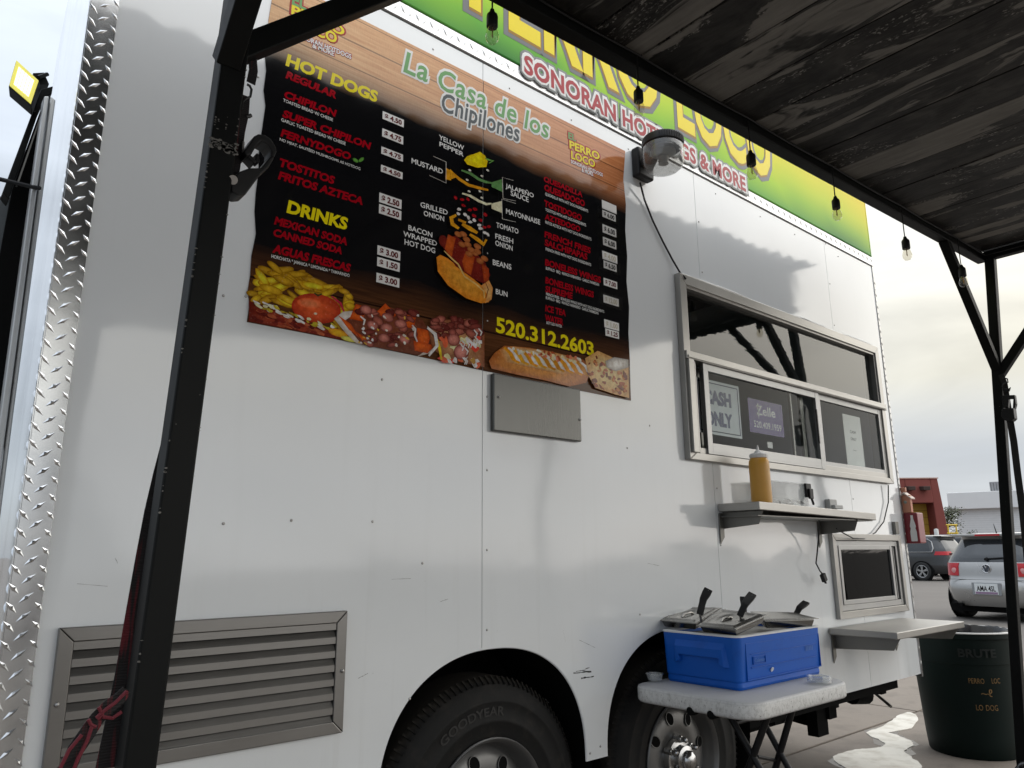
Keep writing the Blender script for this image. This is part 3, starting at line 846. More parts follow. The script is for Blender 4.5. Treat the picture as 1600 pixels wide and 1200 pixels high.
# ---- small low window
hx0, hx1, hz0, hz1 = 3.738, 4.548, 0.846, 1.266
mb = MB(); miter_frame(mb, hx0, hx1, hz0, hz1, 0.034, -0.022, -0.0005)
lw = build('low_window', mb, STEEL, trailer, bevel=0.002)
mb = MB(); frame_bars(mb, hx0 + 0.036, hx1 - 0.036, hz0 + 0.036, hz1 - 0.036, 0.028, -0.012, 0.03)
frame_bars(mb, hx0 + 0.066, 4.425, hz0 + 0.066, hz1 - 0.060, 0.022, -0.016, 0.0)
mb.box(4.43, 4.437, -0.012, 0.0, hz0 + 0.07, hz1 - 0.07); mb.box(4.452, 4.459, -0.010, 0.0, hz0 + 0.07, hz1 - 0.07)
build('sash', mb, bpy.data.materials['white_aluminium_sash'], lw, bevel=0.0015)
pane('pane', hx0 + 0.07, 4.42, hz0 + 0.07, hz1 - 0.065, -0.006, m_glass('dark_tinted_glass', (0.10, 0.11, 0.13), 0.03, 0.05, 1.0, 1.2), lw)
pane('pane', 4.42, hx1 - 0.06, hz0 + 0.07, hz1 - 0.065, 0.006, bpy.data.materials['dark_tinted_glass'], lw)
mb = MB(); mb.box(4.50, 4.545, -0.020, -0.0005, hz1 + 0.004, hz1 + 0.075)
build('latch_plate', mb, STEEL_D, lw, bevel=0.002)

# ------------------------------------------------------------------ folding shelves on the wall
def shelf(x0, x1, zt, dep, sag, th, brs, label):
    mb = MB()
    def zz(x): return zt + sag * (x - x0) / (x1 - x0)
    mb.hexa([(x0, 0.0 - 0.006, zz(x0) - th), (x1, -0.006, zz(x1) - th), (x1, -dep, zz(x1) - th), (x0, -dep, zz(x0) - th)],
            [(x0, -0.006, zz(x0)), (x1, -0.006, zz(x1)), (x1, -dep, zz(x1)), (x0, -dep, zz(x0))])
    s = build('shelf', mb, STEEL, trailer, bevel=0.003)
    tag(s, label)
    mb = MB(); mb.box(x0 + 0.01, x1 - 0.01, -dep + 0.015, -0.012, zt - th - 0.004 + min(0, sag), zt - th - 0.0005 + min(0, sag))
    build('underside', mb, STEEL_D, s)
    for bx in brs:
        z = zz(bx) - th - 0.001
        mb = MB()
        mb.prism([(bx, -0.004, z), (bx, -dep * 0.97, z), (bx, -dep * 0.86, z - 0.055), (bx, -0.004, z - 0.07)], (0.004, 0, 0))
        mb.prism([(bx - 0.030, -0.003, z - 0.004), (bx, -0.003, z - 0.004), (bx, -0.003, z - 0.105), (bx - 0.030, -0.003, z - 0.135)], (0, -0.005, 0))
        mb.ball((bx - 0.016, -0.009, z - 0.02), 0.0045, 7)
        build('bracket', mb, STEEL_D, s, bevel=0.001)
    return s
shelf(2.783, 3.845, 1.381, 0.205, -0.020, 0.034, (2.815, 3.66), 'narrow steel shelf below the service window')
shelf(3.640, 4.455, 0.812, 0.330, 0.0, 0.030, (3.690, 4.39), 'deeper steel shelf below the low window')

# ------------------------------------------------------------------ lettering
TEXTS = []                                      # (key, curve object, placement)
KEYS = {}
def key(k, name, m, parent, split=False):
    KEYS[k] = (name, m, parent, split); return k
tmpcol = bpy.data.collections.new('lettering_work'); scene.collection.children.link(tmpcol)
def text(k, s, p0, p1, vtop=None, y=-0.004, h=None, shear=0.0, off=0.0, bev=0.0, plane=None, spacing=1.0, z1=None):
    """one printed line: base line runs from picture point p0 to p1 on the wall plane y"""
    tail = off > 0 and s[0] == 'Q'
    if tail: s = 'O' + s[1:]                     # the font's Q breaks when made bold: an O with a tail drawn on
    cu = bpy.data.curves.new('line', 'FONT')
    cu.body = s; cu.size = 1.0; cu.shear = shear; cu.offset = off; cu.resolution_u = 3; cu.space_character = spacing
    cu.bevel_depth = bev; cu.bevel_resolution = 1
    o = bpy.data.objects.new('line', cu); tmpcol.objects.link(o)
    TEXTS.append((k, o, p0, p1, vtop, y, h, plane, bev, tail))
def islands(mb):
    """one mesh per connected letter"""
    up = list(range(len(mb.v)))
    def find(i):
        while up[i] != i: up[i] = up[up[i]]; i = up[i]
        return i
    for f in mb.f:
        for a in f[1:]: up[find(a)] = find(f[0])
    parts = {}
    for f in mb.f: parts.setdefault(find(f[0]), []).append(f)
    for fs in parts.values():
        idx = sorted({i for f in fs for i in f}); new = {i: n for n, i in enumerate(idx)}
        p = MB(); p.add([mb.v[i] for i in idx], [tuple(new[i] for i in f) for f in fs]); yield p
def flush_text():
    bpy.context.view_layer.update()
    dg = bpy.context.evaluated_depsgraph_get()
    done = []
    for k, o, p0, p1, vtop, y, h, plane, bev, tail in TEXTS:
        me = bpy.data.meshes.new_from_object(o.evaluated_get(dg))
        vs = [v.co.copy() for v in me.vertices]
        fs = [tuple(p.vertices) for p in me.polygons]
        if not vs: continue
        if tail:
            n0 = len(vs); vs += [V((0.44, 0.20, 0.001)), V((0.58, 0.24, 0.001)), V((0.84, -0.06, 0.001)), V((0.70, -0.10, 0.001))]; fs.append((n0, n0 + 1, n0 + 2, n0 + 3))
        xa = min(v.x for v in vs) + bev; xb = max(v.x for v in vs) - bev
        has_desc = any(c in o.data.body for c in ',gjpqy')
        ya = 0.0 if has_desc or True else min(v.y for v in vs); yb = max(v.y for v in vs) - bev
        mb = MB(); done.append((k, mb))
        if plane is None:
            A = PY(p0[0], p0[1], y); B = PY(p1[0], p1[1], y)
            H = h if h else PY(p0[0], vtop, y).z - A.z
            sx = (B.x - A.x) / (xb - xa); sz = H / (yb - ya)
            dz = (B.z - A.z) / (B.x - A.x) if abs(B.x - A.x) > 1e-6 else 0
            if abs(dz) > 0.06: dz = 0.06 * (1 if dz > 0 else -1)
            out_ = [(A.x + (v.x - xa) * sx, y - v.z * 0.004, A.z + (v.y - ya) * sz + dz * (v.x - xa) * sx) for v in vs]
        else:
            O, e, f, nrm = plane                 # base point, width vector, height vector, outward
            out_ = [V(O) + V(e) * ((v.x - xa) / (xb - xa)) + V(f) * ((v.y - ya) / (yb - ya)) + V(nrm) * v.z * 0.004 for v in vs]
            if callable(p0): out_ = [p0(q) for q in out_]
        mb.add(out_, fs)
        bpy.data.meshes.remove(me)
    for k, o, *_ in TEXTS:
        cu = o.data; bpy.data.objects.remove(o); bpy.data.curves.remove(cu)
    TEXTS.clear()
    for k, mb in done:
        name, m, parent, split = KEYS[k]
        if split:
            for piece in islands(mb): build(name, piece, m, parent, recalc=False)
        else:
            build(name, mb, m, parent, recalc=False, kind='stuff')

# ------------------------------------------------------------------ the menu on the wall
menu = thing('menu_sign', 'large glossy black menu with yellow and red lettering above a strip of food pictures', 'menu', (1.48, 0, 1.78))
MY = -0.0022
left = [(425, 0), (420, 30), (416, 60), (414, 85), (416, 110), (412, 140), (415, 165), (410, 200), (405, 230), (404, 270), (400, 300), (398, 330), (400, 365), (393, 400), (391, 430), (387, 455), (390, 475), (386, 503)]
bottom = [(470, 519), (560, 537), (660, 558), (757, 578)]
bottom2 = [(770, 582), (840, 597), (910, 611), (986, 626)]
rightl = [(985, 600), (984, 560), (982, 520), (983, 480), (979, 440), (980, 400), (977, 360), (978, 320), (974, 280), (977, 236)]
xs = 1.4915
lw_ = [PY(u, v, MY) for u, v in left]; bt = [PY(u, v, MY) for u, v in bottom]
bt2 = [PY(u, v, MY) for u, v in bottom2]; rt = [PY(u, v, MY) for u, v in rightl]
ztop = 2.872
mb = MB()
pl = [V((0.700, MY, ztop)), *lw_, *bt[:-1], V((xs - 0.0016, MY, 1.777)), V((xs - 0.0016, MY, ztop + 0.004))]
mb.prism(pl, (0, 0.0018, 0))
build('printed_vinyl', mb, MENU, menu)
mb = MB()
pr = [V((xs + 0.0016, MY, ztop + 0.004)), V((xs + 0.0016, MY, 1.776)), *bt2, *rt, V((2.20, MY, ztop + 0.008))]
mb.prism(pr, (0, 0.0018, 0))
build('printed_vinyl', mb, MENU, menu)
TY = MY - 0.0004
Kh = key('mh', 'heading_lettering', INK['yellow'], menu, True)
Kr = key('mr', 'dish_lettering', INK['red'], menu)
Kn = key('mn', 'note_lettering', INK['white'], menu)
for k, s, p0, p1, vt, sh, off in [
    (Kh, 'HOT DOGS', (446, 101), (590, 160), 82, 0.12, 0.045), (Kh, 'DRINKS', (447.5, 331), (543, 359), 311, 0.12, 0.045), (Kh, '520.312.2603', (775, 518), (928, 556), 494, 0.0, 0.03),
    (Kr, 'REGULAR', (446, 121), (525, 154), 109, 0.2, 0.048), (Kr, 'CHIPILON', (444, 152), (526, 183), 140.5, 0.2, 0.048), (Kr, 'SUPER CHIPILON', (441, 182), (580, 234), 170, 0.2, 0.048),
    (Kr, 'FERNYDOGO', (438, 212), (548, 250), 200, 0.2, 0.048), (Kr, 'TOSTITOS', (436.5, 259), (523, 288), 246, 0.2, 0.048), (Kr, 'FRITOS AZTECA', (434, 279), (566.5, 320), 266, 0.2, 0.048),
    (Kr, 'MEXICAN SODA', (428, 349.5), (542, 383), 337, 0.2, 0.048), (Kr, 'CANNED SODA', (427, 368), (534, 397), 356, 0.2, 0.048), (Kr, 'AGUAS FRESCAS', (425, 393.5), (548, 425), 380, 0.2, 0.048),
    (Kr, 'QUESADILLA', (849.7, 283), (910, 308), 274.5, 0.1, 0.042), (Kr, 'QUESADOGO', (850.6, 297), (914, 323), 287, 0.1, 0.042), (Kr, 'TOSTIDOGO', (850.6, 321.5), (909, 345), 312, 0.1, 0.042),
    (Kr, 'AZTEDOGO', (851, 342), (907, 362.5), 333, 0.1, 0.042), (Kr, 'FRENCH FRIES', (850.6, 370), (923, 396), 360.5, 0.1, 0.042), (Kr, 'SALCHIPAPAS', (851, 383), (918, 406), 373, 0.1, 0.042),
    (Kr, 'BONELESS WINGS', (851.5, 414), (939, 442), 404, 0.1, 0.042), (Kr, 'BONELESS WINGS', (852, 442), (928, 465), 432, 0.1, 0.042), (Kr, 'SUPREME', (852, 456), (895, 467), 446, 0.1, 0.042),
    (Kr, 'ICE TEA', (852, 486), (884, 494), 476, 0.1, 0.042), (Kr, 'WATER', (852, 501), (880, 508), 491, 0.1, 0.042),
    (Kn, 'TOASTED BREAD W/ CHEESE', (442.4, 158.5), (520, 189.6), 153.5, 0, 0.01), (Kn, 'GARLIC TOASTED BREAD W/ CHEESE', (439.4, 189.2), (540, 227), 184, 0, 0.01), (Kn, 'NO MEAT, SAUTÉED MUSHROOMS AS HOTDOG', (437, 219.5), (563, 266), 214, 0, 0.01),
    (Kn, 'HORCHATA * JAMAICA * LIMONADA * TAMARINDO', (424, 402.5), (546, 433), 397, 0, 0.01),
    (Kn, 'QUESADILLA WITH HOT DOG INGREDIENTS', (852, 305), (919, 332), 300.5, 0, 0.01), (Kn, 'TOSTITOS WITH HOT DOG INGREDIENTS', (852.4, 329.5), (915.7, 354), 325, 0, 0.01), (Kn, 'FRITOS AZTECA WITH HOT DOG INGREDIENTS', (852, 349), (924, 376), 344.5, 0, 0.01),
    (Kn, 'FRENCH FRIES WITH HOT DOG INGREDIENTS', (852.6, 391), (923.5, 416), 386.5, 0, 0.01), (Kn, 'BUFFALO · BBQ · MANGO HABANERO · GARLIC PARMESAN', (853, 421), (936, 447), 416.5, 0, 0.01),
    (Kn, 'FRENCH FRIES · BONELESS WINGS WITH HOT DOG INGREDIENTS', (853.3, 461.3), (944, 489), 457, 0, 0.01), (Kn, 'BUFFALO · BBQ · MANGO HABANERO · GARLIC PARMESAN', (853, 467), (935, 491.6), 462.6, 0, 0.01), (Kn, 'BOTTLED WATER', (854, 506), (878, 512), 501.8, 0, 0.01),
    (Kn, 'YELLOW', (686, 217.5), (725, 235), 210, 0, 0.016), (Kn, 'PEPPER', (686.7, 228), (724.5, 245), 221, 0, 0.016), (Kn, 'MUSTARD', (643, 254.5), (692, 272), 246.5, 0, 0.016), (Kn, 'GRILLED', (656.8, 323), (699.5, 336), 315, 0, 0.016), (Kn, 'ONION', (662, 336.5), (694, 346), 328.5, 0, 0.016),
    (Kn, 'BACON', (638, 359), (675.5, 371), 351, 0, 0.016), (Kn, 'WRAPPED', (630, 368.5), (682.7, 384.5), 360.5, 0, 0.016), (Kn, 'HOT DOG', (632, 381.5), (680, 396), 373, 0, 0.016), (Kn, 'JALAPEÑO', (790, 293), (834, 309), 284.5, 0, 0.016), (Kn, 'SAUCE', (798, 305), (826, 316), 297, 0, 0.016),
    (Kn, 'MAYONNAISE', (790.7, 333.5), (844, 351), 325.5, 0, 0.016), (Kn, 'TOMATO', (775.5, 355), (810, 365.5), 347, 0, 0.016), (Kn, 'FRESH', (774, 372.5), (802, 381), 364.5, 0, 0.016), (Kn, 'ONION', (774, 383), (801, 392), 375, 0, 0.016), (Kn, 'BEANS', (770, 413.5), (799, 421.5), 405, 0, 0.016), (Kn, 'BUN', (774.7, 459), (793, 464), 451, 0, 0.016)]:
    text(k, s, p0, p1, vt, TY, shear=sh, off=off)
# script title: letters over a white halo
Kw = key('mw', 'title_halo', INK['white'], menu, True); Kg = key('mg', 'title_lettering', INK['green'], menu, True); Ks = key('ms', 'title_lettering', INK['slate'], menu, True)
for dy, k, bev in ((0.0006, Kw, 0.085), (0.0012, Kg, 0.0)):
    text(k, 'La Casa de los', (630, 111), (858, 217), 77, MY - dy, shear=0.18, off=0.018 if not bev else 0.0, bev=bev, spacing=1.06)
for dy, k, bev in ((0.0007, Kw, 0.085), (0.0013, Ks, 0.0)):
    text(k, 'Chipilones', (690, 172), (812, 222), 142, MY - dy, shear=0.15, off=0.02 if not bev else 0.0, bev=bev, spacing=1.04)
# small shop logo, twice (lettering only)
Kl = key('ml', 'logo_backing', INK['logo_red'], menu); Ky = key('my', 'logo_lettering', INK['yellow'], menu); Kgr = key('mgr', 'logo_lettering', INK['green'], menu); Kwh = key('mwh', 'logo_lettering', INK['white'], menu)
def logo(lines):
    for kk, s, p0, p1, vt in lines:
        text(Kl, s, p0, p1, vt, MY - 0.0005, bev=0.11)
        text(kk, s, p0, p1, vt, MY - 0.0011, off=0.035)
logo([(Kgr, 'EL', (456, 6), (479, 12), -12), (Ky, 'PERRO', (455, 21), (538, 54), 6), (Ky, 'LOCO', (462, 41), (526, 68), 24), (Kwh, 'SONORAN HOTDOGS', (459, 56), (549, 90), 48), (Kwh, '& MORE', (488, 74), (522, 87), 66)])
logo([(Kgr, 'EL', (888, 216), (900, 220), 206), (Ky, 'PERRO', (890, 231), (937, 249), 219), (Ky, 'LOCO', (892.5, 247), (930, 262), 235), (Kwh, 'SONORAN HOTDOGS', (892, 254.5), (942, 276), 249), (Kwh, '& MORE', (909, 268), (927, 275), 262)])
# price stickers
tape_mat = m_glass('clear_tape', (0.97, 0.97, 0.97), 0.15)
PRICES = [((598, 173), (631, 188), 12.5, '$ 4.50', 1), ((597.4, 200), (630, 214), 13, '$ 4.75', 1), ((596, 228), (629.6, 242.6), 12, '$ 4.75', 1), ((595.4, 256), (629, 271), 12, '$ 4.50', 1),
          ((592.8, 300.5), (627.4, 313), 15, '$ 2.50', 1), ((592.4, 318), (627, 330.5), 15, '$ 2.50', 1), ((590, 382), (625.5, 394.5), 15.5, '$ 3.00', 1), ((589.6, 400.5), (624.6, 412), 15, '$ 1.50', 1), ((588.4, 425), (624, 436.5), 15.5, '$ 3.00', 1),
          ((940.4, 313), (962.8, 321), 12, '', 1), ((941, 328), (961.5, 336), 10, '$ 6.00', 2), ((941.3, 350.5), (962.4, 358), 12, '$ 6.00', 2), ((942, 370), (962.4, 377.5), 12, '$ 6.00', 2), ((941, 392), (964, 399.5), 12, '$ 4.00', 0), ((943, 407), (963, 413.6), 11, '$ 6.50', 2),
          ((943, 434), (964, 440.7), 11, '$ 7.00', 1), ((942.6, 460), (966.4, 467.8), 12, '$ 12.00', 0), ((944, 499), (966.8, 504.6), 12, '$ 1.00', 0), ((945.8, 513), (966.8, 518.5), 11, '$ 1.25', 1)]
PAPER = plain('sticker_paper', (0.74, 0.73, 0.71), 0.35, 0, 0.05)
for i, (a, b, h, s, ink) in enumerate(PRICES):
    A = PY(*a, TY - 0.0005); B = PY(*b, TY - 0.0005); C_ = PY(a[0] - 0.3, a[1] + h, TY - 0.0005)
    zb = C_.z; zt_ = (A.z + B.z) / 2
    mb = MB(); mb.box(A.x, B.x, TY - 0.0011, TY - 0.0003, zb, zt_)
    st = build('price_sticker', mb, PAPER, menu)
    if s:
        kk = key('pr%d' % i, 'price_lettering', INK[('faint', 'maroon', 'black')[ink]], st)
        H = zt_ - zb
        text(kk, s, None, None, None, plane=(V((A.x + (B.x - A.x) * 0.1, TY - 0.0016, zb + H * 0.2)), V(((B.x - A.x) * 0.8, 0, 0)), V((0, 0, H * 0.62)), V((0, -1, 0))), off=0.035)
    if i in (10, 11, 12, 14, 16):
        mb = MB(); mb.box(A.x - 0.03, B.x + 0.022, TY - 0.0026, TY - 0.0022, zb - 0.012, zt_ + 0.012)
        build('tape', mb, tape_mat, st)

# ---- printed pictures: flat coloured shapes of ink
def lin(c, k=1.5): return tuple(min(0.85, x * k) for x in srgb(*c))
PM = MB(); layer = [0]
def ink(pts, c0, c1=None, rings=3):
    """a printed patch: colour c0 in the middle, c1 at its rim (picture points on the menu plane)"""
    layer[0] += 1
    y = TY - 0.0002 - 0.000022 * layer[0]
    P = [PY(u, v, y) for u, v in pts]; c = sum(P, V()) / len(P); n = len(P)
    A = lin(c0); B = lin(c1 or c0)
    vs = [c]; cs = [A + (1,)]
    for k in range(1, rings + 1):
        t = k / rings
        vs += [c.lerp(p, t) for p in P]
        cc = tuple(a + (b - a) * t ** 2 for a, b in zip(A, B)) + (1,)
        cs += [cc] * n
    fs = [(0, 1 + i, 1 + (i + 1) % n) for i in range(n)]
    for k in range(rings - 1):
        for i in range(n):
            j = (i + 1) % n
            fs.append((1 + k * n + i, 1 + k * n + j, 1 + (k + 1) * n + j, 1 + (k + 1) * n + i))
    PM.add(vs, fs); PM.c += cs
def oval(cx, cy, rx, ry, rot, c0, c1=None, n=18, wob=0.0):
    a = R(rot); pts = []
    for k in range(n):
        t = 2 * math.pi * k / n; w = 1 + random.uniform(-wob, wob)
        x = rx * math.cos(t) * w; y = ry * math.sin(t) * w
        pts.append((cx + x * math.cos(a) - y * math.sin(a), cy + x * math.sin(a) + y * math.cos(a)))
    ink(pts, c0, c1)
def stroke(pts, w, c, c1=None):
    """a printed line with round ends"""
    m = len(pts); L = []; Rr = []
    for i in range(m):
        x0, y0 = pts[max(0, i - 1)]; x1, y1 = pts[min(m - 1, i + 1)]
        d = math.hypot(x1 - x0, y1 - y0) or 1; nx, ny = -(y1 - y0) / d, (x1 - x0) / d
        ww = w * (0.6 if i in (0, m - 1) else 1)
        L.append((pts[i][0] + nx * ww, pts[i][1] + ny * ww)); Rr.append((pts[i][0] - nx * ww, pts[i][1] - ny * ww))
    layer[0] += 1; y = TY - 0.0002 - 0.000022 * layer[0]
    o = len(PM.v); A = lin(c)
    PM.v += [tuple(PY(u, v, y)) for u, v in L + Rr]; PM.c += [A + (1,)] * (2 * m)
    PM.f += [(o + i, o + i + 1, o + m + i + 1, o + m + i) for i in range(m - 1)]
FLOOR_Y = lambda u: 503 + (u - 387) * 0.2057        # lower edge of the print
def under(v, u, gap=1.0): return min(v, FLOOR_Y(u) - gap)
# fries
for k in range(70):
    u = random.uniform(393, 548); top = 408 + max(0, (u - 430)) * 0.36 + max(0, 425 - u) * 0.25
    v = random.uniform(top + 8, top + 62); ang = random.gauss(14, 26); L = random.uniform(18, 34); w = random.uniform(4.0, 6.5)
    if u + L * 0.9 > 560 or u - L * 0.9 < 388: L = 12
    b = random.uniform(0.75, 1.1)
    c = (min(255, 226 * b), min(255, 180 * b), 40 * b); d = (150 * b, 104 * b, 10)
    oval(u, min(v, 486 + (u - 400) * 0.18), L * 0.8, w, ang, c, d, 14, 0.06)
# tomato
oval(494, 482, 39, 23, 10, (206, 84, 42), (150, 42, 24), 26)
oval(484, 474, 20, 8, 8, (222, 112, 72), (206, 84, 42), 16); oval(493, 490, 3, 2.2, 10, (240, 200, 180), (222, 130, 90), 8)
stroke([(491, 458), (497, 462), (503, 459)], 1.6, (50, 60, 28)); stroke([(518, 463), (532, 474), (538, 488)], 2.0, (168, 40, 60))
# filled roll
ink([(389, 470), (402, 474), (440, 489), (490, 507), (540, 517), (556, 528), (540, 532), (470, 518), (389, 502)], (150, 62, 38), (92, 26, 18), 4)
for k in range(60):
    t = random.random(); u = 393 + t * 140; v = 484 + t * 40 + random.uniform(-2, 15 * (1 - t * 0.4))
    oval(u, under(v, u, 5), random.uniform(4, 9), random.uniform(1.5, 3), 18, random.choice([(140, 56, 36), (112, 34, 24), (160, 82, 52), (88, 24, 18)]), None, 9, 0.2)
for k in range(46):
    t = random.random(); u = 396 + t * 128; v = 472 + t * 42 + random.uniform(-5, 6)
    oval(u, v, random.uniform(3, 8), random.uniform(1.2, 2.6), random.uniform(5, 40), random.choice([(232, 226, 196), (226, 214, 160), (170, 156, 44), (150, 132, 40), (240, 236, 214)]), None, 9, 0.25)
oval(528, 520, 16, 6, 16, (214, 160, 30), (180, 110, 24), 12); oval(546, 530, 14, 4, 14, (196, 190, 90), (150, 150, 60), 12)
# two white bowls with chips and sausage
ink([(522, 498), (536, 487), (560, 485), (556, 500), (560, 520), (570, 540), (556, 536), (540, 520)], (226, 222, 214), (176, 168, 158))
ink([(668, 509), (680, 522), (684, 540), (672, 552), (652, 557), (664, 545), (666, 527)], (230, 228, 222), (180, 172, 164))
ink([(540, 500), (552, 492), (610, 480), (660, 500), (672, 520), (676, 540), (655, 555), (600, 545), (565, 538), (550, 520)], (112, 60, 40), (96, 50, 34), 4)
def chip(pts): ink(pts, (206, 92, 30), (166, 60, 18))
for c in ([(546, 498), (556, 475), (574, 480), (566, 502)], [(588, 488), (602, 474), (620, 492), (606, 502)], [(626, 488), (650, 496), (646, 514), (622, 508)], [(652, 512), (676, 518), (668, 540), (650, 534)], [(646, 532), (680, 540), (668, 552), (648, 548)], [(528, 492), (548, 506), (562, 528), (545, 515)], [(556, 518), (572, 528), (584, 543), (570, 538)]):
    chip(c)
def meat(u, v, n=1):
    oval(u, v, random.uniform(7, 11), random.uniform(4, 6.5), random.uniform(-10, 50), random.choice([(150, 82, 72), (118, 54, 46), (168, 98, 84), (96, 40, 36)]), (70, 26, 22), 11, 0.15)
for k in range(30): meat(random.uniform(562, 648), under(random.uniform(484, 540), 600, 4))
for u, v, a in [(572, 484, 20), (582, 508, 25), (604, 512, 10), (606, 496, 25), (626, 506, 15), (632, 530, 30), (600, 528, 12)]:
    oval(u, v, 10, 7, a, (186, 120, 108), (98, 42, 38), 14)
for k in range(26):
    u = random.uniform(560, 654); v = random.uniform(492, 545); oval(u, under(v, u, 4), random.uniform(1.5, 3.5), random.uniform(1, 2.2), random.uniform(0, 90), random.choice([(232, 226, 212), (224, 214, 190), (196, 160, 60)]), None, 8, 0.3)
stroke([(644, 508), (649, 514), (648, 524), (652, 534)], 1.5, (236, 232, 224)); stroke([(563, 494), (570, 500), (568, 508)], 1.6, (232, 226, 214))
ink([(668, 512), (690, 500), (735, 498), (757, 520), (757, 574), (720, 566), (690, 556), (676, 545)], (170, 128, 90), (120, 70, 44), 4)
for k in range(34): meat(random.uniform(676, 752), random.uniform(498, 528))
for k in range(30):
    u = random.uniform(690, 755); v = random.uniform(525, 570); oval(u, under(v, u, 4), random.uniform(4, 8), random.uniform(2.5, 5), random.uniform(0, 90), random.choice([(190, 60, 44), (214, 196, 150), (228, 220, 200), (168, 130, 60), (206, 92, 60)]), None, 9, 0.3)
oval(709, 531, 10, 9.5, 30, (196, 128, 116), (110, 48, 44), 16); oval(721, 550, 12, 12, 40, (200, 132, 122), (106, 44, 42), 18)
stroke([(683, 530), (687, 545), (690, 562)], 2.2, (216, 178, 24)); stroke([(668, 512), (680, 522), (683, 540), (670, 556)], 2.6, (236, 233, 226))
for k in range(12): stroke([(u0 := random.uniform(715, 750), v0 := random.uniform(512, 560)), (u0 + 5, v0 + 6), (u0 + 3, v0 + 11)], 1.3, (234, 228, 216))
# the dressed roll and the folded flat bread
ink([(772, 552), (788, 540), (826, 543), (870, 552), (912, 562), (924, 578), (916, 598), (890, 604), (850, 594), (806, 585), (768, 576), (764, 564)], (206, 140, 70), (150, 84, 34), 4)
ink([(780, 546), (800, 541), (850, 547), (905, 560), (912, 576), (880, 586), (830, 575), (790, 566)], (222, 196, 150), (176, 116, 60), 4)
for k in range(9):
    u = 788 + k * 14; v = 543 + k * 2.7
    stroke([(u, v), (u + 9, v + 8), (u + 14, v + 18), (u + 24, v + 24)], 3.0, random.choice([(196, 132, 20), (178, 120, 22), (206, 146, 30)]))
    stroke([(u + 6, v), (u + 15, v + 8), (u + 20, v + 18), (u + 30, v + 23)], 2.1, (236, 230, 216))
for k in range(30):
    u = random.uniform(800, 912); v = 542 + (u - 790) * 0.19 + random.uniform(-4, 6); oval(u, v, random.uniform(2, 5), random.uniform(1.5, 3), random.uniform(0, 90), random.choice([(226, 214, 186), (200, 120, 90), (206, 190, 150), (150, 70, 40)]), None, 8, 0.3)
ink([(914, 560), (934, 548), (956, 558), (982, 572), (983, 622), (960, 616), (930, 606), (920, 588)], (214, 180, 124), (186, 140, 84), 4)
for k in range(70):
    u = random.uniform(918, 980); v = random.uniform(556 + max(0, (u - 940)) * 0.3, 600 + (u - 918) * 0.28)
    oval(u, under(v, u, 4), random.uniform(1.5, 5), random.uniform(1.2, 3.2), random.uniform(0, 90), random.choice([(120, 48, 22), (150, 72, 32), (98, 36, 18), (176, 108, 52)]), None, 8, 0.35)
ink([(946, 564), (960, 558), (982, 562), (982, 574), (962, 580), (948, 574)], (200, 198, 194), (138, 134, 128))
# the hot dog diagram
ink([(682, 402), (688, 398), (700, 404), (726, 424), (752, 446), (766, 460), (764, 472), (752, 474), (728, 466), (700, 446), (684, 424)], (214, 140, 48), (196, 118, 30), 4)
ink([(692, 386), (700, 372), (712, 368), (732, 384), (758, 410), (766, 430), (758, 444), (740, 436), (712, 416)], (112, 32, 24), (92, 22, 18), 4)
oval(693, 377, 7, 10, -20, (110, 34, 26), (86, 22, 18))
ink([(700, 366), (712, 372), (706, 402), (700, 398), (695, 388)], (178, 82, 30), (150, 58, 20)); ink([(728, 392), (742, 402), (736, 430), (726, 424), (722, 408)], (178, 82, 30), (150, 58, 20)); ink([(752, 410), (764, 420), (764, 440), (756, 440)], (160, 64, 26), (130, 46, 20))
ink([(752, 446), (764, 438), (770, 450), (768, 468), (758, 474), (762, 462)], (214, 160, 100), (196, 132, 66))
stroke([(694, 392), (706, 404), (716, 413), (726, 432), (744, 444), (756, 455), (757, 466)], 1.1, (226, 170, 104)); stroke([(758, 440), (763, 452), (759, 466)], 0.7, (92, 24, 18))
for u, v in [(716, 366), (729, 374), (722, 382), (731, 382), (746, 385), (742, 395), (733, 397), (757, 404), (750, 408), (746, 393), (724, 366), (736, 390)]:
    oval(u, v, 6.5, 4, 32, (164, 98, 52), (130, 70, 34), 12)
stroke([(713, 336), (705, 340), (707, 350), (717, 357)], 3.2, (198, 140, 26)); stroke([(716, 343), (728, 348)], 3, (190, 132, 26)); stroke([(722, 350), (734, 357), (746, 364)], 3.4, (198, 140, 26)); stroke([(734, 366), (746, 374), (756, 382), (760, 374)], 3.0, (198, 140, 26))
for u, v, c in [(712, 309, 0), (722, 312, 0), (731, 311, 0), (724, 321, 0), (734, 328, 0), (742, 327, 0), (741, 337, 0), (751, 344, 0), (758, 335, 0), (757, 355, 0), (764, 354, 0), (717, 327, 1), (716, 334, 1), (727, 335, 1), (732, 340, 1), (741, 344, 1), (749, 352, 1), (751, 357, 1), (735, 347, 1), (758, 364, 1), (762, 366, 1)]:
    oval(u, v, 3.6, 2.4, random.uniform(0, 60), ((148, 14, 24), (214, 214, 208))[c], None, 7, 0.2)
for pts, w, c in [([(722, 302), (735, 306), (748, 314), (760, 319), (768, 318)], 1.9, (206, 206, 170)), ([(721, 266), (735, 271), (748, 280), (758, 284), (768, 286)], 2.0, (84, 128, 76)), ([(702, 266), (718, 280), (732, 289), (750, 294), (763, 297)], 2.2, (190, 132, 26))]:
    stroke(pts, w, c)
ink([(768, 285), (784, 280), (785, 300), (768, 292)], (84, 128, 76)); ink([(768, 318), (784, 314), (785, 333), (768, 326)], (206, 206, 170)); ink([(697, 262), (703, 266), (705, 282), (696, 280)], (198, 140, 26)); ink([(703, 264), (716, 276), (705, 280)], (198, 140, 26))
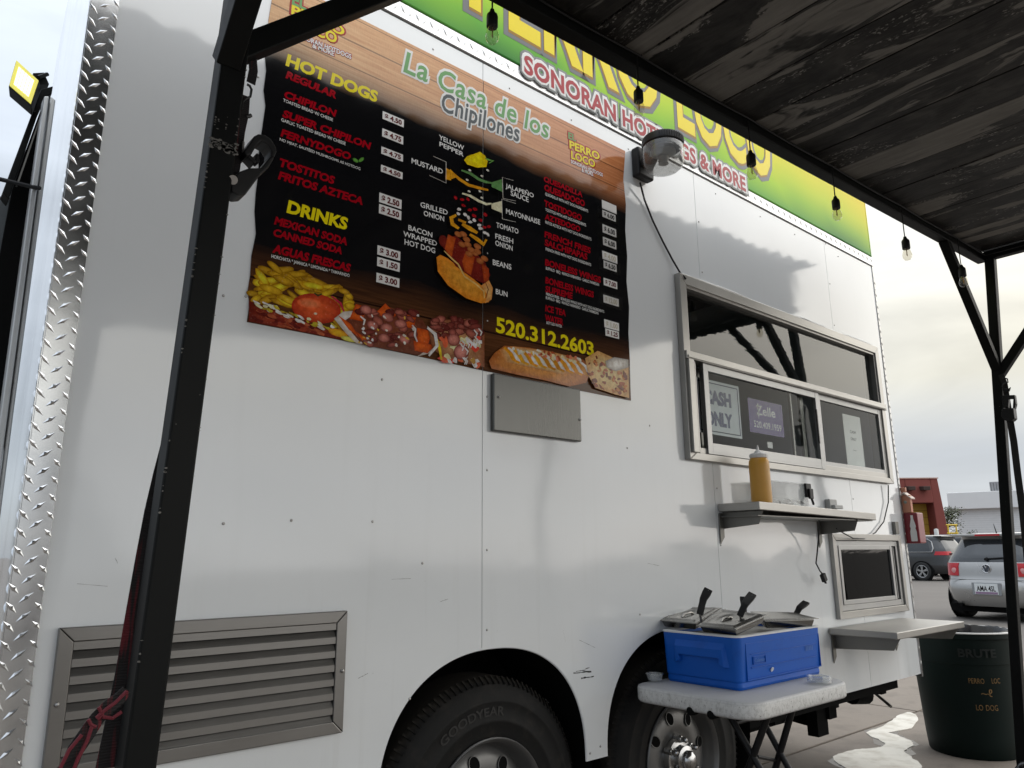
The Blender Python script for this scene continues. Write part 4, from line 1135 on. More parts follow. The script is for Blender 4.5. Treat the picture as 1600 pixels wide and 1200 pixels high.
for pts in ([(802, 282), (785, 277), (786, 310), (806, 314)], [(806, 318), (784, 311), (785, 342), (806, 347)], [(677, 244), (697, 253), (697, 286), (671, 274)]):
    stroke(pts, 0.45, (190, 190, 186))
for u, v in [(734, 266), (753, 275), (730, 281), (750, 299), (733, 299), (753, 309), (762, 266)]: oval(u, v, 2.6, 1.6, 30, (190, 190, 180), None, 7)
ink([(725, 250), (730, 244), (742, 240), (750, 237), (758, 243), (762, 252), (760, 261), (746, 262), (730, 257)], (214, 190, 20), (196, 170, 14)); stroke([(758, 247), (764, 250), (771, 251), (764, 255)], 1.2, (90, 140, 66))
for a in (-1, 1): oval(560 + a * 4.5, 250 + a * -0.5, 5.2, 2.8, 35 if a < 0 else -38, (96, 152, 66), (60, 110, 44), 10)
build('food_picture', PM, FOOD, menu, recalc=False, kind='stuff')

# ------------------------------------------------------------------ the sign along the roof
sign = thing('shop_sign', 'long green and yellow shop sign with grey edged yellow letters along the trailer roof', 'sign', (2.45, 0, 3.02))
mb = MB(); mb.box(X0 + 0.062, X1 - 0.03, -0.012, 0.03, 3.014, 3.75)
build('sign_board', mb, SIGN, sign, bevel=0.006)
mb = MB(); mb.prism([(X1 - 0.029, -0.012, 3.014), (X1 - 0.012, -0.008, 3.014), (X1, 0.03, 3.014), (X1, 2.2, 3.014), (X1 - 0.029, 2.2, 3.014)], (0, 0, 0.74))
build('sign_return', mb, SIGN, sign)
SY = -0.0124
Kgo = key('sgo', 'letter_outline', INK['grey'], sign, True); Kye = key('sye', 'letter', INK['sign_yellow'], sign, True); Kgd = key('sgd', 'letter_shade', INK['gold'], sign, True)
Kcr = key('scr', 'letter', INK['crimson'], sign, True); Kcw = key('scw', 'letter_halo', INK['white'], sign, True); Kco = key('sco', 'letter_outline', plain('ink_dark_grey', srgb(78, 84, 84), 0.2), sign, True)
def big(s, xa, xb):
    pl_ = lambda y, dz=0: (V((xa, y, 3.150 + dz)), V((xb - xa, 0, 0)), V((0, 0, 0.36)), V((0, -1, 0)))
    text(Kgo, s, None, None, None, plane=pl_(SY - 0.0003), bev=0.075)
    text(Kgd, s, None, None, None, plane=pl_(SY - 0.0010), off=0.038)
    text(Kye, s, None, None, None, plane=pl_(SY - 0.0016, 0.006), off=0.026)
big('PERRO', 1.415, 2.52); big('LOCO', 2.655, 3.49)
for s, p0, p1 in [('SONORAN HOTDOGS & MORE', (819, 112), (1166, 299))]:
    for k, dy, bev, off in ((Kco, 0.0004, 0.21, 0), (Kcw, 0.0012, 0.12, 0), (Kcr, 0.0020, 0.0, 0.035)):
        text(k, s, p0, p1, 84, SY - dy, off=off, bev=bev, spacing=1.05)
flush_text()
bpy.data.collections.remove(tmpcol)
# ------------------------------------------------------------------ posters and papers behind the window
def paper(name, label, cat, quad_px, y, m, lines, kinds):
    """a sheet on the plane y behind the glass; corners given as left-top, right-bottom"""
    (u0, v0), (u1, v1) = quad_px
    A = PY(u0, v0, y); B = PY(u1, v1, y)
    x0, x1, z0, z1 = A.x, B.x, B.z, A.z
    p = thing(name, label, cat, ((x0 + x1) / 2, y, z0))
    mb = MB(); mb.box(x0, x1, y, y + 0.001, z0, z1); build('sheet', mb, m, p)
    for i, (s, fx, fz, fw, fh, inkm, off) in enumerate(lines):
        k = key(name + str(i) + label[:12], 'lettering', inkm, p)
        W = x1 - x0; H = z1 - z0
        text(k, s, None, None, None, plane=(V((x0 + W * fx, y - 0.0006, z0 + H * fz)), V((W * fw, 0, 0)), V((0, 0, H * fh)), V((0, -1, 0))), off=off)
    return p, (x0, x1, z0, z1)
TYRE_INK = plain('raised_tyre_letter', (0.0135, 0.013, 0.0125), 0.65)
tmpcol = bpy.data.collections.new('lettering_work'); scene.collection.children.link(tmpcol)
pa, (x0, x1, z0, z1) = paper('window_poster', 'pale grey CASH ONLY poster in big navy letters behind the sliding pane', 'poster', ((1086, 588), (1160, 686)), 0.012, plain('poster_grey', (0.62, 0.66, 0.68), 0.5), [('CASH', 0.17, 0.57, 0.62, 0.25, INK['navy'], 0.06), ('ONLY', 0.19, 0.18, 0.60, 0.25, INK['navy'], 0.06)], 0)
mb = MB(); frame_bars(mb, x0 + 0.012, x1 - 0.012, z0 + 0.012, z1 - 0.012, 0.004, 0.0108, 0.0116); build('border', mb, INK['navy'], pa)
paper('payment_card', 'dark purple card with white lettering and a phone number behind the sliding pane', 'sign', ((1168, 621), (1226, 684)), 0.006, INK['purple'], [('Zelle', 0.21, 0.56, 0.56, 0.27, INK['white'], 0.015), ('520.409.1959', 0.12, 0.17, 0.80, 0.19, INK['white'], 0.008), ('$', 0.245, 0.50, 0.055, 0.40, INK['white'], 0.0)], 0)
paper('paper_note', 'white paper with small CASH ONLY lettering behind the right hand pane', 'note', ((1316, 646), (1352, 730)), 0.004, plain('note_paper', (0.78, 0.78, 0.75), 0.7), [('CASH', 0.32, 0.64, 0.34, 0.055, INK['black'], 0.02), ('ONLY', 0.32, 0.50, 0.34, 0.055, INK['black'], 0.02), ('~', 0.38, 0.28, 0.20, 0.03, INK['black'], 0.0)], 0)
mb = MB(); a = PY(1199, 690, 0.02); mb.box(a.x, a.x + 0.045, 0.02, 0.022, a.z - 0.03, a.z)
tag(build('receipt_slip', mb, PAPER), 'small pale slip inside the window just below the purple card', 'paper')

for cx_, i in ((1.545, 0), (2.497, 1)):         # raised sidewall lettering
    def on_tyre(q, cx_=cx_):
        r = 0.284 + q.z; a = R(104) - q.x / 0.30
        return V((cx_ + r * math.cos(a), q.y, 0.405 + r * math.sin(a)))
    key('ty%d' % i, 'sidewall_lettering', TYRE_INK, wheels[i])
    text('ty%d' % i, 'GOODYEAR', on_tyre, None, None, plane=(V((-0.13, WY - 0.0130, 0)), V((0.26, 0, 0)), V((0, 0, 0.026)), V((0, -1, 0))), off=0.02)
# ------------------------------------------------------------------ canopy of black tube and dark boards
canopy = thing('canopy', 'black steel tube canopy with a peeling dark board roof on leaning posts', 'canopy', (2.5, -1.9, 0))
def bz(x): return 2.637 + 0.0516 * (x - 1.0726)      # underside of the front beam
T = 0.050; BY = -0.575
mb = MB(); mb.bar((-0.9, BY, bz(-0.9) + T / 2), (4.79, BY, bz(4.79) + T / 2), T, T)
build('beam', mb, BLACK, canopy, bevel=0.004)
mb = MB(); mb.bar((-0.9, -3.2, bz(-0.9) + T / 2), (4.79, -3.2, bz(4.79) + T / 2), T, T); build('beam', mb, BLACK, canopy, bevel=0.004)
for x in (4.765, -0.88):
    mb = MB(); mb.bar((x, BY - T / 2, bz(x) + T / 2), (x, -3.175, bz(x) + T / 2), T, T); build('beam', mb, BLACK, canopy, bevel=0.004)
# left post
LPb = PY(222, 987, -0.565); LPt = PY(322, 267, -0.565)
d = (LPt - LPb) / (LPt.z - LPb.z)
def lp(z): return LPb + d * (z - LPb.z) + V((T / 2, T / 2, 0))
ztp = bz(0.45)
mb = MB(); mb.bar(lp(0.0), lp(ztp), T, T, (0, 1, 0)); build('post', mb, BLACK, canopy, bevel=0.004)
print('left post x', lp(0), lp(ztp))
# right post
def rp(z):
    a = PX(1595, 1200, 4.755); b = PX(1546, 440, 4.755)
    return a + (b - a) * ((z - a.z) / (b.z - a.z)) + V((0.0, -0.012, 0))
mb = MB(); mb.bar(rp(0.0), rp(bz(4.75)), T, T, (0, 1, 0)); build('post', mb, BLACK, canopy, bevel=0.004)
for x in (-0.88, 4.765):
    mb = MB(); mb.bar((x, -3.2, 0), (x, -3.2, bz(x)), T, T); build('post', mb, BLACK, canopy, bevel=0.004)
def brace(p, q, w=0.046):
    mb = MB(); mb.bar(p, q, w, w, (0, 1, 0)); return build('brace', mb, BLACK, canopy, bevel=0.003)
b0 = PY(415, 64, -0.54); b1 = PY(576, 0, -0.54); dd = (b1 - b0)
bs = lp(2.19); q = b0 + dd * ((bz(0.9) - b0.z) / dd.z)
brace(b0 - dd * ((b0.x - bs.x) / dd.x), q)
brace(lp(2.13) + V((-0.012, -0.01, 0)), V((0.40, -1.05, bz(0.4) + 0.01)))
r1 = rp(2.17); brace(r1 + V((0.0, 0, 0)), V((4.20, BY, bz(4.2) + 0.01)))
brace(rp(2.13), V((4.76, -1.12, bz(4.76) + 0.01)))
brace(V((-0.88, -3.2, 2.1)), V((-0.4, -3.2, bz(-0.4)))); brace(V((4.76, -3.2, 2.1)), V((4.3, -3.2, bz(4.3))))
# boards: each a board of its own, running away from the trailer
pw = 0.218; x = -0.93
n = 0
while x < 4.79:
    w = pw + random.uniform(-0.006, 0.006)
    mb = MB(); g = 0.003; dz = random.uniform(0, 0.005); t1 = random.uniform(-0.003, 0.003)
    z0, z1 = bz(x) + T + 0.002 + dz, bz(x + w) + T + 0.002 + dz
    xa, xb = x + g, min(x + w - g, 4.80)
    mb.hexa([(xa, BY - 0.02, z0), (xb, BY - 0.02, z1 + t1), (xb, -3.24, z1 + t1), (xa, -3.24, z0)],
            [(xa, BY - 0.02, z0 + 0.014), (xb, BY - 0.02, z1 + 0.014 + t1), (xb, -3.24, z1 + 0.014 + t1), (xa, -3.24, z0 + 0.014)])
    build('roof_board', mb, CEIL, canopy)
    x += w
mb = MB(); prof = []; x = -0.97; k = 0             # corrugated sheet above the boards
while x < 4.83:
    prof.append((x, bz(x) + T + 0.235 + (0.018 if k % 4 in (1, 2) else 0.0))); x += (0.03 if k % 2 else 0.045) ; k += 1
vs = [(x, BY + 0.125, z) for x, z in prof] + [(x, -3.3, z) for x, z in prof]; m_ = len(prof)
mb.add(vs, [(i, i + 1, m_ + i + 1, m_ + i) for i in range(m_ - 1)])
o = build('roof_sheet', mb, plain('grey_roof_sheet', (0.20, 0.20, 0.20), 0.5, 0.3), canopy, recalc=False)
s = o.modifiers.new('thickness', 'SOLIDIFY'); s.thickness = 0.002

for yy in (BY - 0.01, -1.4, -2.3, -3.2):
    mb = MB(); mb.bar((-0.93, yy, bz(-0.93) + T + 0.127), (4.79, yy, bz(4.79) + T + 0.127), 0.045, 0.205); build('rafter', mb, BLACK, canopy)
def chips(at_, n, s):
    for _ in range(n):
        c = at_(random.random()); k = random.randint(5, 7); w_, h_ = random.uniform(0.3, 1) * s, random.uniform(0.3, 1) * s * 0.6
        mb = MB(); mb.prism([c + V((w_ * math.cos(t * 2 * math.pi / k) * random.uniform(.5, 1), 0, h_ * math.sin(t * 2 * math.pi / k) * random.uniform(.5, 1))) for t in range(k)], (0, 0.002, 0)); yield mb
CHIP = plain('bare_metal_chip', (0.16, 0.155, 0.145), 0.6, 0.3, 0.4, 60)
def post_face(z, f): return lp(z) + V((-T / 2 + f * T, -T / 2 - 0.0006, 0))
allc = MB()
for mb in chips(lambda t: post_face(1.945 + random.gauss(0, .006), t), 46, 0.009): allc.add(mb.v, mb.f)
for mb in chips(lambda t: post_face(1.995 + random.gauss(0, .010), random.choice((.08, .2, .5, .93))), 16, 0.004): allc.add(mb.v, mb.f)
for mb in chips(lambda t: post_face(1.0 + t * 0.95, 0.03), 34, 0.0035): allc.add(mb.v, mb.f)
for mb in chips(lambda t: post_face(1.3 + t * 0.85, 0.97), 16, 0.003): allc.add(mb.v, mb.f)
build('paint_chips', allc, CHIP, canopy, recalc=False, kind='stuff')

# ------------------------------------------------------------------ string lights under the front beam
lights = thing('string_lights', 'string of unlit clear bulbs in black sockets hanging under the canopy beam', 'string lights', (2.6, BY, 2.55))
SOCK = [(769, 18, 68), (997, 138, 180), (1172.5, 238, 278), (1305, 309, 342), (1414, 372, 404), (1502, 416, 446)]
wire = MB(); anchors = []
for u, vt, vb in SOCK:
    yb = BY - 0.034
    top = PY(u, vt, yb); bot = PY(u, vb, yb); H = top.z - bot.z
    k = H / 0.105; c = V((top.x, yb, top.z))
    mb = MB()
    mb.lathe([(0.0, 0.006 * k), (0.006 * k, 0.006 * k), (0.0075 * k, 0.0), (0.009 * k, -0.004 * k), (0.0155 * k, -0.012 * k), (0.0165 * k, -0.018 * k), (0.0165 * k, -0.05 * k), (0.0155 * k, -0.052 * k), (0.0, -0.052 * k)], c, (0, 0, 1), 16)
    so = build('bulb_socket', mb, PLASTIC, lights, smooth=True)
    mb = MB()
    mb.lathe([(0.012 * k, -0.05 * k), (0.013 * k, -0.056 * k), (0.0175 * k, -0.068 * k), (0.0195 * k, -0.08 * k), (0.018 * k, -0.093 * k), (0.012 * k, -0.102 * k), (0.0, -0.1055 * k)], c, (0, 0, 1), 20)
    build('bulb', mb, BULB, so, smooth=True)
    mb = MB(); mb.tube([c + V((0, 0, -0.052 * k)), c + V((0.001, 0, -0.085 * k))], 0.0016, 5); mb.tube([c + V((0.005 * k, 0, -0.058 * k)), c + V((-0.002, 0.002, -0.082 * k)), c + V((-0.006 * k, 0, -0.06 * k))], 0.0006, 4)
    build('filament', mb, plain('brass_filament', (0.5, 0.3, 0.1), 0.4, 0.8), so, smooth=True)
    wire.tube([c, c + V((0.0015, 0.001, 0.03)), V((c.x + 0.003, yb, bz(c.x) + 0.035))], 0.0024, 6)
    anchors.append(V((c.x + 0.003, yb, bz(c.x) + 0.035)))
pts = [V((-0.9, BY - 0.034, bz(-0.9) + 0.03))]
for a, b in zip(anchors, anchors[1:]):
    for i in range(8):
        t = i / 8; p = a.lerp(b, t); p.z -= 0.006 * math.sin(math.pi * t); pts.append(p)
pts += [anchors[-1], V((4.70, -0.62, bz(4.7) + 0.015)), V((4.72, -1.2, bz(4.7) + 0.02)), V((4.72, -2.2, bz(4.7) + 0.0)), V((4.72, -3.1, bz(4.7) + 0.03))]
wire.tube(pts, 0.003, 6)
build('cable', wire, PLASTIC, lights, smooth=True)

# ------------------------------------------------------------------ dusk lamp on the wall and its cable
lamp = thing('wall_lamp', 'black wall lamp with a ribbed clear lens above the service window', 'lamp', (2.36, -0.01, 2.84))
c = V((2.352, -0.145, 0)); zt_ = 2.905
mb = MB(); mb.prism([(2.315, -0.001, 2.768), (2.415, -0.001, 2.768), (2.418, -0.001, 2.80), (2.418, -0.001, 2.905), (2.315, -0.001, 2.905)], (0, -0.042, 0))
mb.prism([(2.325, -0.04, 2.80), (2.405, -0.04, 2.80), (2.40, -0.10, 2.868), (2.33, -0.10, 2.868)], (0, 0, 0.035))
build('housing', mb, PLASTIC, lamp, bevel=0.008)
mb = MB()
mb.lathe([(0.0, 0.0), (0.062, 0.0), (0.084, -0.006), (0.0875, -0.014), (0.0885, -0.040), (0.084, -0.046), (0.0, -0.046)], (c.x, c.y, zt_), (0, 0, 1), 40)
for i in range(14):
    t = R(-150) + R(7) * i; e = V((math.cos(t), math.sin(t), 0))
    p = V((c.x, c.y, zt_)) + e * 0.0885
    mb.bar(p + V((0, 0, -0.012)), p + V((0, 0, -0.038)), 0.003, 0.004, e)
build('cap', mb, PLASTIC, lamp, smooth=True)
mb = MB(); prof = []
for i in range(15): prof.append((0.0845 + (0.0016 if i % 2 else 0) + 0.002 * math.sin(i / 14 * 3.1), -0.046 - i * 0.0045))
prof += [(0.086, -0.115), (0.080, -0.132), (0.066, -0.145), (0.04, -0.152), (0.0, -0.154)]
mb.lathe(prof, (c.x, c.y, zt_), (0, 0, 1), 48)
LENS = m_glass('ribbed_lens', (0.72, 0.72, 0.71), 0.14, 0.6, ior=1.6, milk=0.18)
build('lens', mb, LENS, lamp, smooth=True, sharp=180)
mb = MB(); mb.lathe([(0.05, -0.045), (0.055, -0.07), (0.02, -0.09), (0.0, -0.09)], (c.x, c.y, zt_), (0, 0, 1), 20); mb.tube([(c.x, c.y, zt_ - 0.05), (c.x, c.y, zt_ - 0.12)], 0.022, 10)
build('lamp_core', mb, plain('pale_lamp_core', (0.30, 0.30, 0.29), 0.35), lamp, smooth=True)
pts = [PY(1000, 285, -0.03), PY(1007, 312, -0.012), PY(1020, 345, -0.008), PY(1036, 378, -0.008), PY(1052, 408, -0.010), PY(1062, 425, -0.02), PY(1072, 436, -0.034)]
mb = MB(); mb.tube(pts, 0.0042, 7); tag(build('lamp_cable', mb, PLASTIC, smooth=True), 'thin black cable running from the wall lamp down to the window corner', 'cable')

# ------------------------------------------------------------------ hanging plug cord, cord on the right, outlet
pts = [PY(1280, 812, -0.10), PY(1279, 840, -0.06), PY(1277, 862, -0.04), PY(1275, 880, -0.05), PY(1281, 892, -0.05), PY(1287, 899, -0.05)]
mb = MB(); mb.tube(pts, 0.0035, 7)
plug = thing('plug_cord', 'black cord with a plug hanging below the upper steel shelf', 'cord', PY(1280, 850, -0.05))
build('cord', mb, PLASTIC, plug, smooth=True)
mb = MB(); a = PY(1285, 897, -0.05); b = PY(1289, 908, -0.05); mb.bar(a, b, 0.026, 0.020, (0, 1, 0)); mb.bar(b, b + (b - a) * 0.35, 0.004, 0.012, (0, 1, 0)); build('plug', mb, PLASTIC, plug, bevel=0.003)
pts = [PY(1388, 758, -0.02), PY(1388, 785, -0.014), PY(1381, 815, -0.012), PY(1368, 832, -0.012), PY(1352, 842, -0.018), PY(1333, 841, -0.05), PY(1318, 833, -0.10), PY(1307, 826, -0.12)]
mb = MB(); mb.tube(pts, 0.0034, 7); tag(build('hanging_wire', mb, PLASTIC, smooth=True), 'thin black cord looping from the window corner to under the shelf', 'cord')
ol = thing('outlet_box', 'small grey outlet box on the wall above the upper shelf', 'outlet', PY(1296, 795))
a = PY(1288, 780); b = PY(1301, 797)
mb = MB(); mb.box(a.x, b.x, -0.028, -0.0005, b.z, a.z); build('box', mb, plain('grey_outlet', (0.42, 0.42, 0.41), 0.4), ol, bevel=0.004)
mb = MB(); mb.box(a.x + 0.012, b.x + 0.02, -0.048, -0.029, b.z + 0.004, a.z - 0.03); build('cover_flap', mb, bpy.data.materials['grey_outlet'], ol, bevel=0.003)

# ------------------------------------------------------------------ bottle and bin on the upper shelf
bx = PY(1190.5, 783, -0.125); sz_ = 1.381 - 0.02 * (bx.x - 2.783) / 1.06
bot = thing('squeeze_bottle', 'mustard yellow squeeze bottle with a white nozzle cap on the upper shelf', 'bottle', (bx.x, -0.125, sz_))
px = 0.00268                                  # metres per picture pixel at the bottle
rb = 0.0440
o_ = (bx.x, -0.125, sz_)
MUST = NT('mustard_in_soft_plastic'); _n = MUST.noise(12, detail=3)
MUST.set(Base_Color=MUST.mix(_n, (0.58, 0.29, 0.035), (0.68, 0.36, 0.06)), Roughness=0.35, Subsurface_Weight=0.15, Subsurface_Radius=(0.01, 0.006, 0.002))
mb = MB(); mb.lathe([(0.0, 0.001), (rb - 0.006, 0.001), (rb - 0.001, 0.006), (rb, 0.02), (rb - 0.0005, 0.09), (rb, 0.17), (rb - 0.002, 0.188), (rb - 0.008, 0.199), (rb - 0.012, 0.203), (0, 0.203)], o_, (0, 0, 1), 36)
build('body', mb, MUST.m, bot, smooth=True)
mb = MB(); mb.lathe([(rb - 0.011, 0.200), (rb - 0.007, 0.202), (rb - 0.007, 0.217), (rb - 0.011, 0.221), (0.018, 0.224), (0.014, 0.231), (0.0085, 0.235), (0.0048, 0.240), (0.0032, 0.257), (0.0, 0.258)], o_, (0, 0, 1), 30)
for i in range(36):
    t = 2 * math.pi * i / 36; e = V((math.cos(t), math.sin(t), 0)); p = V(o_) + e * (rb - 0.007) + V((0, 0, 0.203)); mb.bar(p, p + V((0, 0, 0.013)), 0.003, 0.0016, e)
build('cap', mb, plain('white_cap', (0.78, 0.77, 0.75), 0.4), bot, smooth=True)
A = PY(1206, 780, -0.085); B = PY(1250, 745, -0.085)
bin_ = thing('clear_bin', 'small clear plastic bin with white packets beside the mustard bottle', 'container', ((A.x + B.x) / 2, -0.06, 1.373))
z0 = 1.374; z1 = z0 + 0.115
def tray(mb, x0, x1, y0, y1, z0, z1, t):
    mb.box(x0, x1, y0, y0 + t, z0, z1); mb.box(x0, x1, y1 - t, y1, z0, z1); mb.box(x0, x0 + t, y0 + t, y1 - t, z0, z1); mb.box(x1 - t, x1, y0 + t, y1 - t, z0, z1); mb.box(x0 + t, x1 - t, y0 + t, y1 - t, z0, z0 + t)
mb = MB(); tray(mb, A.x - 0.03, B.x + 0.034, -0.10, -0.015, z0, z1, 0.002); build('body', mb, CLEAR, bin_)
mb = MB(); mb.box(A.x - 0.034, B.x + 0.040, -0.104, -0.011, z1 - 0.004, z1 + 0.003); build('lid', mb, CLEAR, bin_, bevel=0.002)
mb = MB()
mb.box(B.x - 0.012, B.x + 0.036, -0.118, -0.1055, z1 - 0.062, z1 + 0.003); mb.box(B.x - 0.004, B.x + 0.030, -0.130, -0.1185, z1 - 0.070, z1 - 0.022); mb.bar((B.x + 0.016, -0.124, z1 - 0.066), (B.x + 0.020, -0.130, z1 - 0.098), 0.014, 0.010)
build('latch', mb, PLASTIC, bin_, bevel=0.003)
mb = MB()
for k in range(40):
    cx = random.uniform(A.x - 0.02, B.x - 0.02); cy = random.uniform(-0.088, -0.028); cz = z0 + random.uniform(0.006, 0.04)
    a = random.uniform(0, 3.1); e = V((math.cos(a), math.sin(a), random.uniform(-0.4, 0.4))).normalized()
    mb.bar(V((cx, cy, cz)) - e * 0.016, V((cx, cy, cz)) + e * 0.016, 0.02, 0.003, (random.uniform(-1, 1), random.uniform(-1, 1), 1))
build('packets', mb, plain('white_packets', (0.75, 0.75, 0.73), 0.6), bin_, kind='stuff')

# ------------------------------------------------------------------ table, cooler, pans and ladles
tbl = thing('folding_table', 'small scuffed white folding table on crossed black legs beside the wheel', 'table', (2.46, -0.29, 0))
TZ = 0.72
def rounded(x0, x1, y0, y1, r, n=6):
    pts = []
    for cx, cy, a in ((x1 - r, y1 - r, 0), (x0 + r, y1 - r, 90), (x0 + r, y0 + r, 180), (x1 - r, y0 + r, 270)):
        for k in range(n + 1):
            t = R(a + 90 * k / n); pts.append((cx + r * math.cos(t), cy + r * math.sin(t)))
    return pts
tx0, tx1, ty0, ty1 = 2.135, 2.800, -0.520, -0.02
mb = MB(); out = rounded(tx0, tx1, ty0, ty1, 0.085, 8)
lv = [(0.0, TZ), (0.0, TZ)]
def ring_stack(mb, levels, rad):
    rings = []
    for ins, z in levels:
        rings.append([(x, y, z) for x, y in rounded(tx0 + ins, tx1 - ins, ty0 + ins, ty1 - ins, max(0.01, rad - ins), 8)])
    n = len(rings[0]); mb.add([p for r_ in rings for p in r_], [tuple(range(n - 1, -1, -1)), tuple((len(rings) - 1) * n + k for k in range(n))] + [(i * n + k, i * n + (k + 1) % n, (i + 1) * n + (k + 1) % n, (i + 1) * n + k) for i in range(len(rings) - 1) for k in range(n)])
ring_stack(mb, [(0.006, TZ - 0.052), (0.001, TZ - 0.047), (0.0, TZ - 0.040), (0.0, TZ - 0.010), (0.003, TZ - 0.003), (0.010, TZ)], 0.085)
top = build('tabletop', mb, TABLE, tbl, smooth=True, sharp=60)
for yy in (-0.365, -0.285):
    mb = MB(); mb.lathe([(0.0, -0.0015), (0.012, -0.0015), (0.015, 0.003), (0.015, 0.03)], (tx0, yy, TZ - 0.050), (1, 0, 0), 14)
    build('leg_slot', mb, DARK, tbl, smooth=True)
for xx, ss in ((2.315, (((1144.7, 1126), (1187, 1200)), ((1197, 1126), (1170, 1200)))), (2.56, (((1193, 1128), (1232, 1200)), ((1237.5, 1110.5), (1211.7, 1200))))):
    for (a, b) in ss:
        A = PX(*a, xx); B = PX(*b, xx); d = (B - A) / (B.z - A.z)
        P0 = A + d * (TZ - 0.06 - A.z); P1 = A + d * (0.02 - A.z)
        print('leg', P0, P1)
        mb = MB(); mb.tube([P0, P1], 0.0115, 10); build('leg', mb, PLASTIC, tbl, smooth=True)
mb = MB(); mb.tube([PX(1183, 1182, 2.35), PX(1212, 1188, 2.56)], 0.006, 8); mb.tube([PX(1150, 1130, 2.315), PX(1180, 1122, 2.5)], 0.006, 8)
build('stretcher', mb, PLASTIC, tbl, smooth=True)

cx0, cx1, cy0, cy1 = 2.297, 2.862, -0.378, -0.05
cool = thing('cooler', 'bright blue open cooler with moulded side handle standing on the folding table', 'cooler', ((cx0 + cx1) / 2, (cy0 + cy1) / 2, TZ))
tx0, tx1, ty0, ty1 = cx0, cx1, cy0, cy1
CT = TZ + 0.172
mb = MB(); rr = 0.028
lev = [(0.012, TZ + 0.001), (0.008, TZ + 0.010), (0.010, TZ + 0.024), (0.006, TZ + 0.03), (0.0, CT - 0.008), (0.0, CT), (0.022, CT), (0.030, CT - 0.06)]
ring_stack(mb, lev, rr)
build('body', mb, BLUE, cool, smooth=True, sharp=30)
tx0, tx1, ty0, ty1 = cx0 - 0.002, cx1 + 0.002, cy0 - 0.002, cy1 + 0.002
mb = MB(); rings = []
for ins, z in [(0.0, CT), (0.0, CT + 0.005), (0.018, CT + 0.006), (0.02, CT)]:
    rings.append([(x, y, z) for x, y in rounded(tx0 + ins, tx1 - ins, ty0 + ins, ty1 - ins, max(0.01, rr - ins), 8)])
n = len(rings[0]); mb.add([p for r_ in rings for p in r_], [(i * n + k, i * n + (k + 1) % n, (i + 1) % 4 * n + (k + 1) % n, (i + 1) % 4 * n + k) for i in range(4) for k in range(n)])
build('rim', mb, plain('white_cooler_rim', (0.68, 0.69, 0.70), 0.45), cool, smooth=True)
# handle: a raised hood with a recess beneath, on the short end facing the camera
mb = MB()
hy0, hy1 = -0.315, -0.125; hz = CT - 0.030
mb.add([(cx0 + 0.003, hy0 - 0.01, hz + 0.012), (cx0 + 0.003, hy1 + 0.01, hz + 0.012), (cx0 - 0.014, hy1 + 0.005, hz - 0.012), (cx0 - 0.014, hy0 - 0.005, hz - 0.012),
        (cx0 - 0.013, hy1 - 0.010, hz - 0.042), (cx0 - 0.013, hy0 + 0.010, hz - 0.042), (cx0 + 0.006, hy1 - 0.010, hz - 0.040), (cx0 + 0.006, hy0 + 0.010, hz - 0.040),
        (cx0 + 0.005, hy1 + 0.022, hz - 0.072), (cx0 - 0.010, hy1 + 0.005, hz - 0.070), (cx0 + 0.005, hy1 - 0.016, hz - 0.062), (cx0 - 0.010, hy1 - 0.014, hz - 0.060),
        (cx0 + 0.005, hy0 - 0.022, hz - 0.072), (cx0 - 0.010, hy0 - 0.005, hz - 0.070), (cx0 + 0.005, hy0 + 0.016, hz - 0.062), (cx0 - 0.010, hy0 + 0.014, hz - 0.060)],
       [(0, 1, 2, 3), (3, 2, 4, 5), (5, 4, 6, 7), (1, 8, 9, 2), (2, 9, 11, 4), (4, 11, 10, 6), (9, 8, 10, 11), (0, 3, 13, 12), (3, 5, 15, 13), (5, 7, 14, 15), (13, 15, 14, 12)])
build('handle', mb, BLUE, cool, bevel=0.003)
mb = MB(); fy = cy0 + 0.0035                   # moulded lines and badge on the long side
def ln(xa, xb, z, h=0.0028): mb.box(xa, xb, fy - 0.0042, fy + 0.004, z, z + h)
ln(cx0 + 0.075, cx1 - 0.045, TZ + 0.112); ln(cx0 + 0.075, cx1 - 0.045, TZ + 0.068)
ln(cx0 + 0.045, cx1 - 0.02, TZ + 0.148); ln(cx0 + 0.045, cx1 - 0.02, TZ + 0.030)
mb.box(cx0 + 0.045, cx0 + 0.048, fy - 0.0042, fy + 0.004, TZ + 0.033, TZ + 0.148); mb.box(cx1 - 0.023, cx1 - 0.02, fy - 0.0042, fy + 0.004, TZ + 0.033, TZ + 0.148)
frame_bars(mb, cx0 + 0.085, cx0 + 0.165, TZ + 0.079, TZ + 0.105, 0.003, fy - 0.0050, fy + 0.004)
build('moulded_panel', mb, BLUE, cool, bevel=0.0008)
key('coolb', 'embossed_badge', plain('pale_blue_emboss', (0.03, 0.14, 0.46), 0.35), cool)
text('coolb', 'Coleman', None, None, None, plane=(V((cx0 + 0.094, fy - 0.0046, TZ + 0.086)), V((0.062, 0, 0)), V((0, 0, 0.013)), V((0, -1, 0))), off=0.02)
key('cooln', 'embossed_mark', bpy.data.materials['pale_blue_emboss'], cool)
text('cooln', 'IIIII', None, None, None, plane=(V((cx1 - 0.125, fy - 0.0046, TZ + 0.095)), V((0.05, 0, 0)), V((0, 0, 0.016)), V((0, -1, 0))), off=0.01)
mb = MB(); mb.lathe([(0.0, 0.0), (0.008, 0.0), (0.0085, 0.003)], (cx0 + 0.2, fy - 0.0046, TZ + 0.052), (0, 1, 0.5), 7); build('chip', mb, bpy.data.materials['white_cooler_rim'], cool)
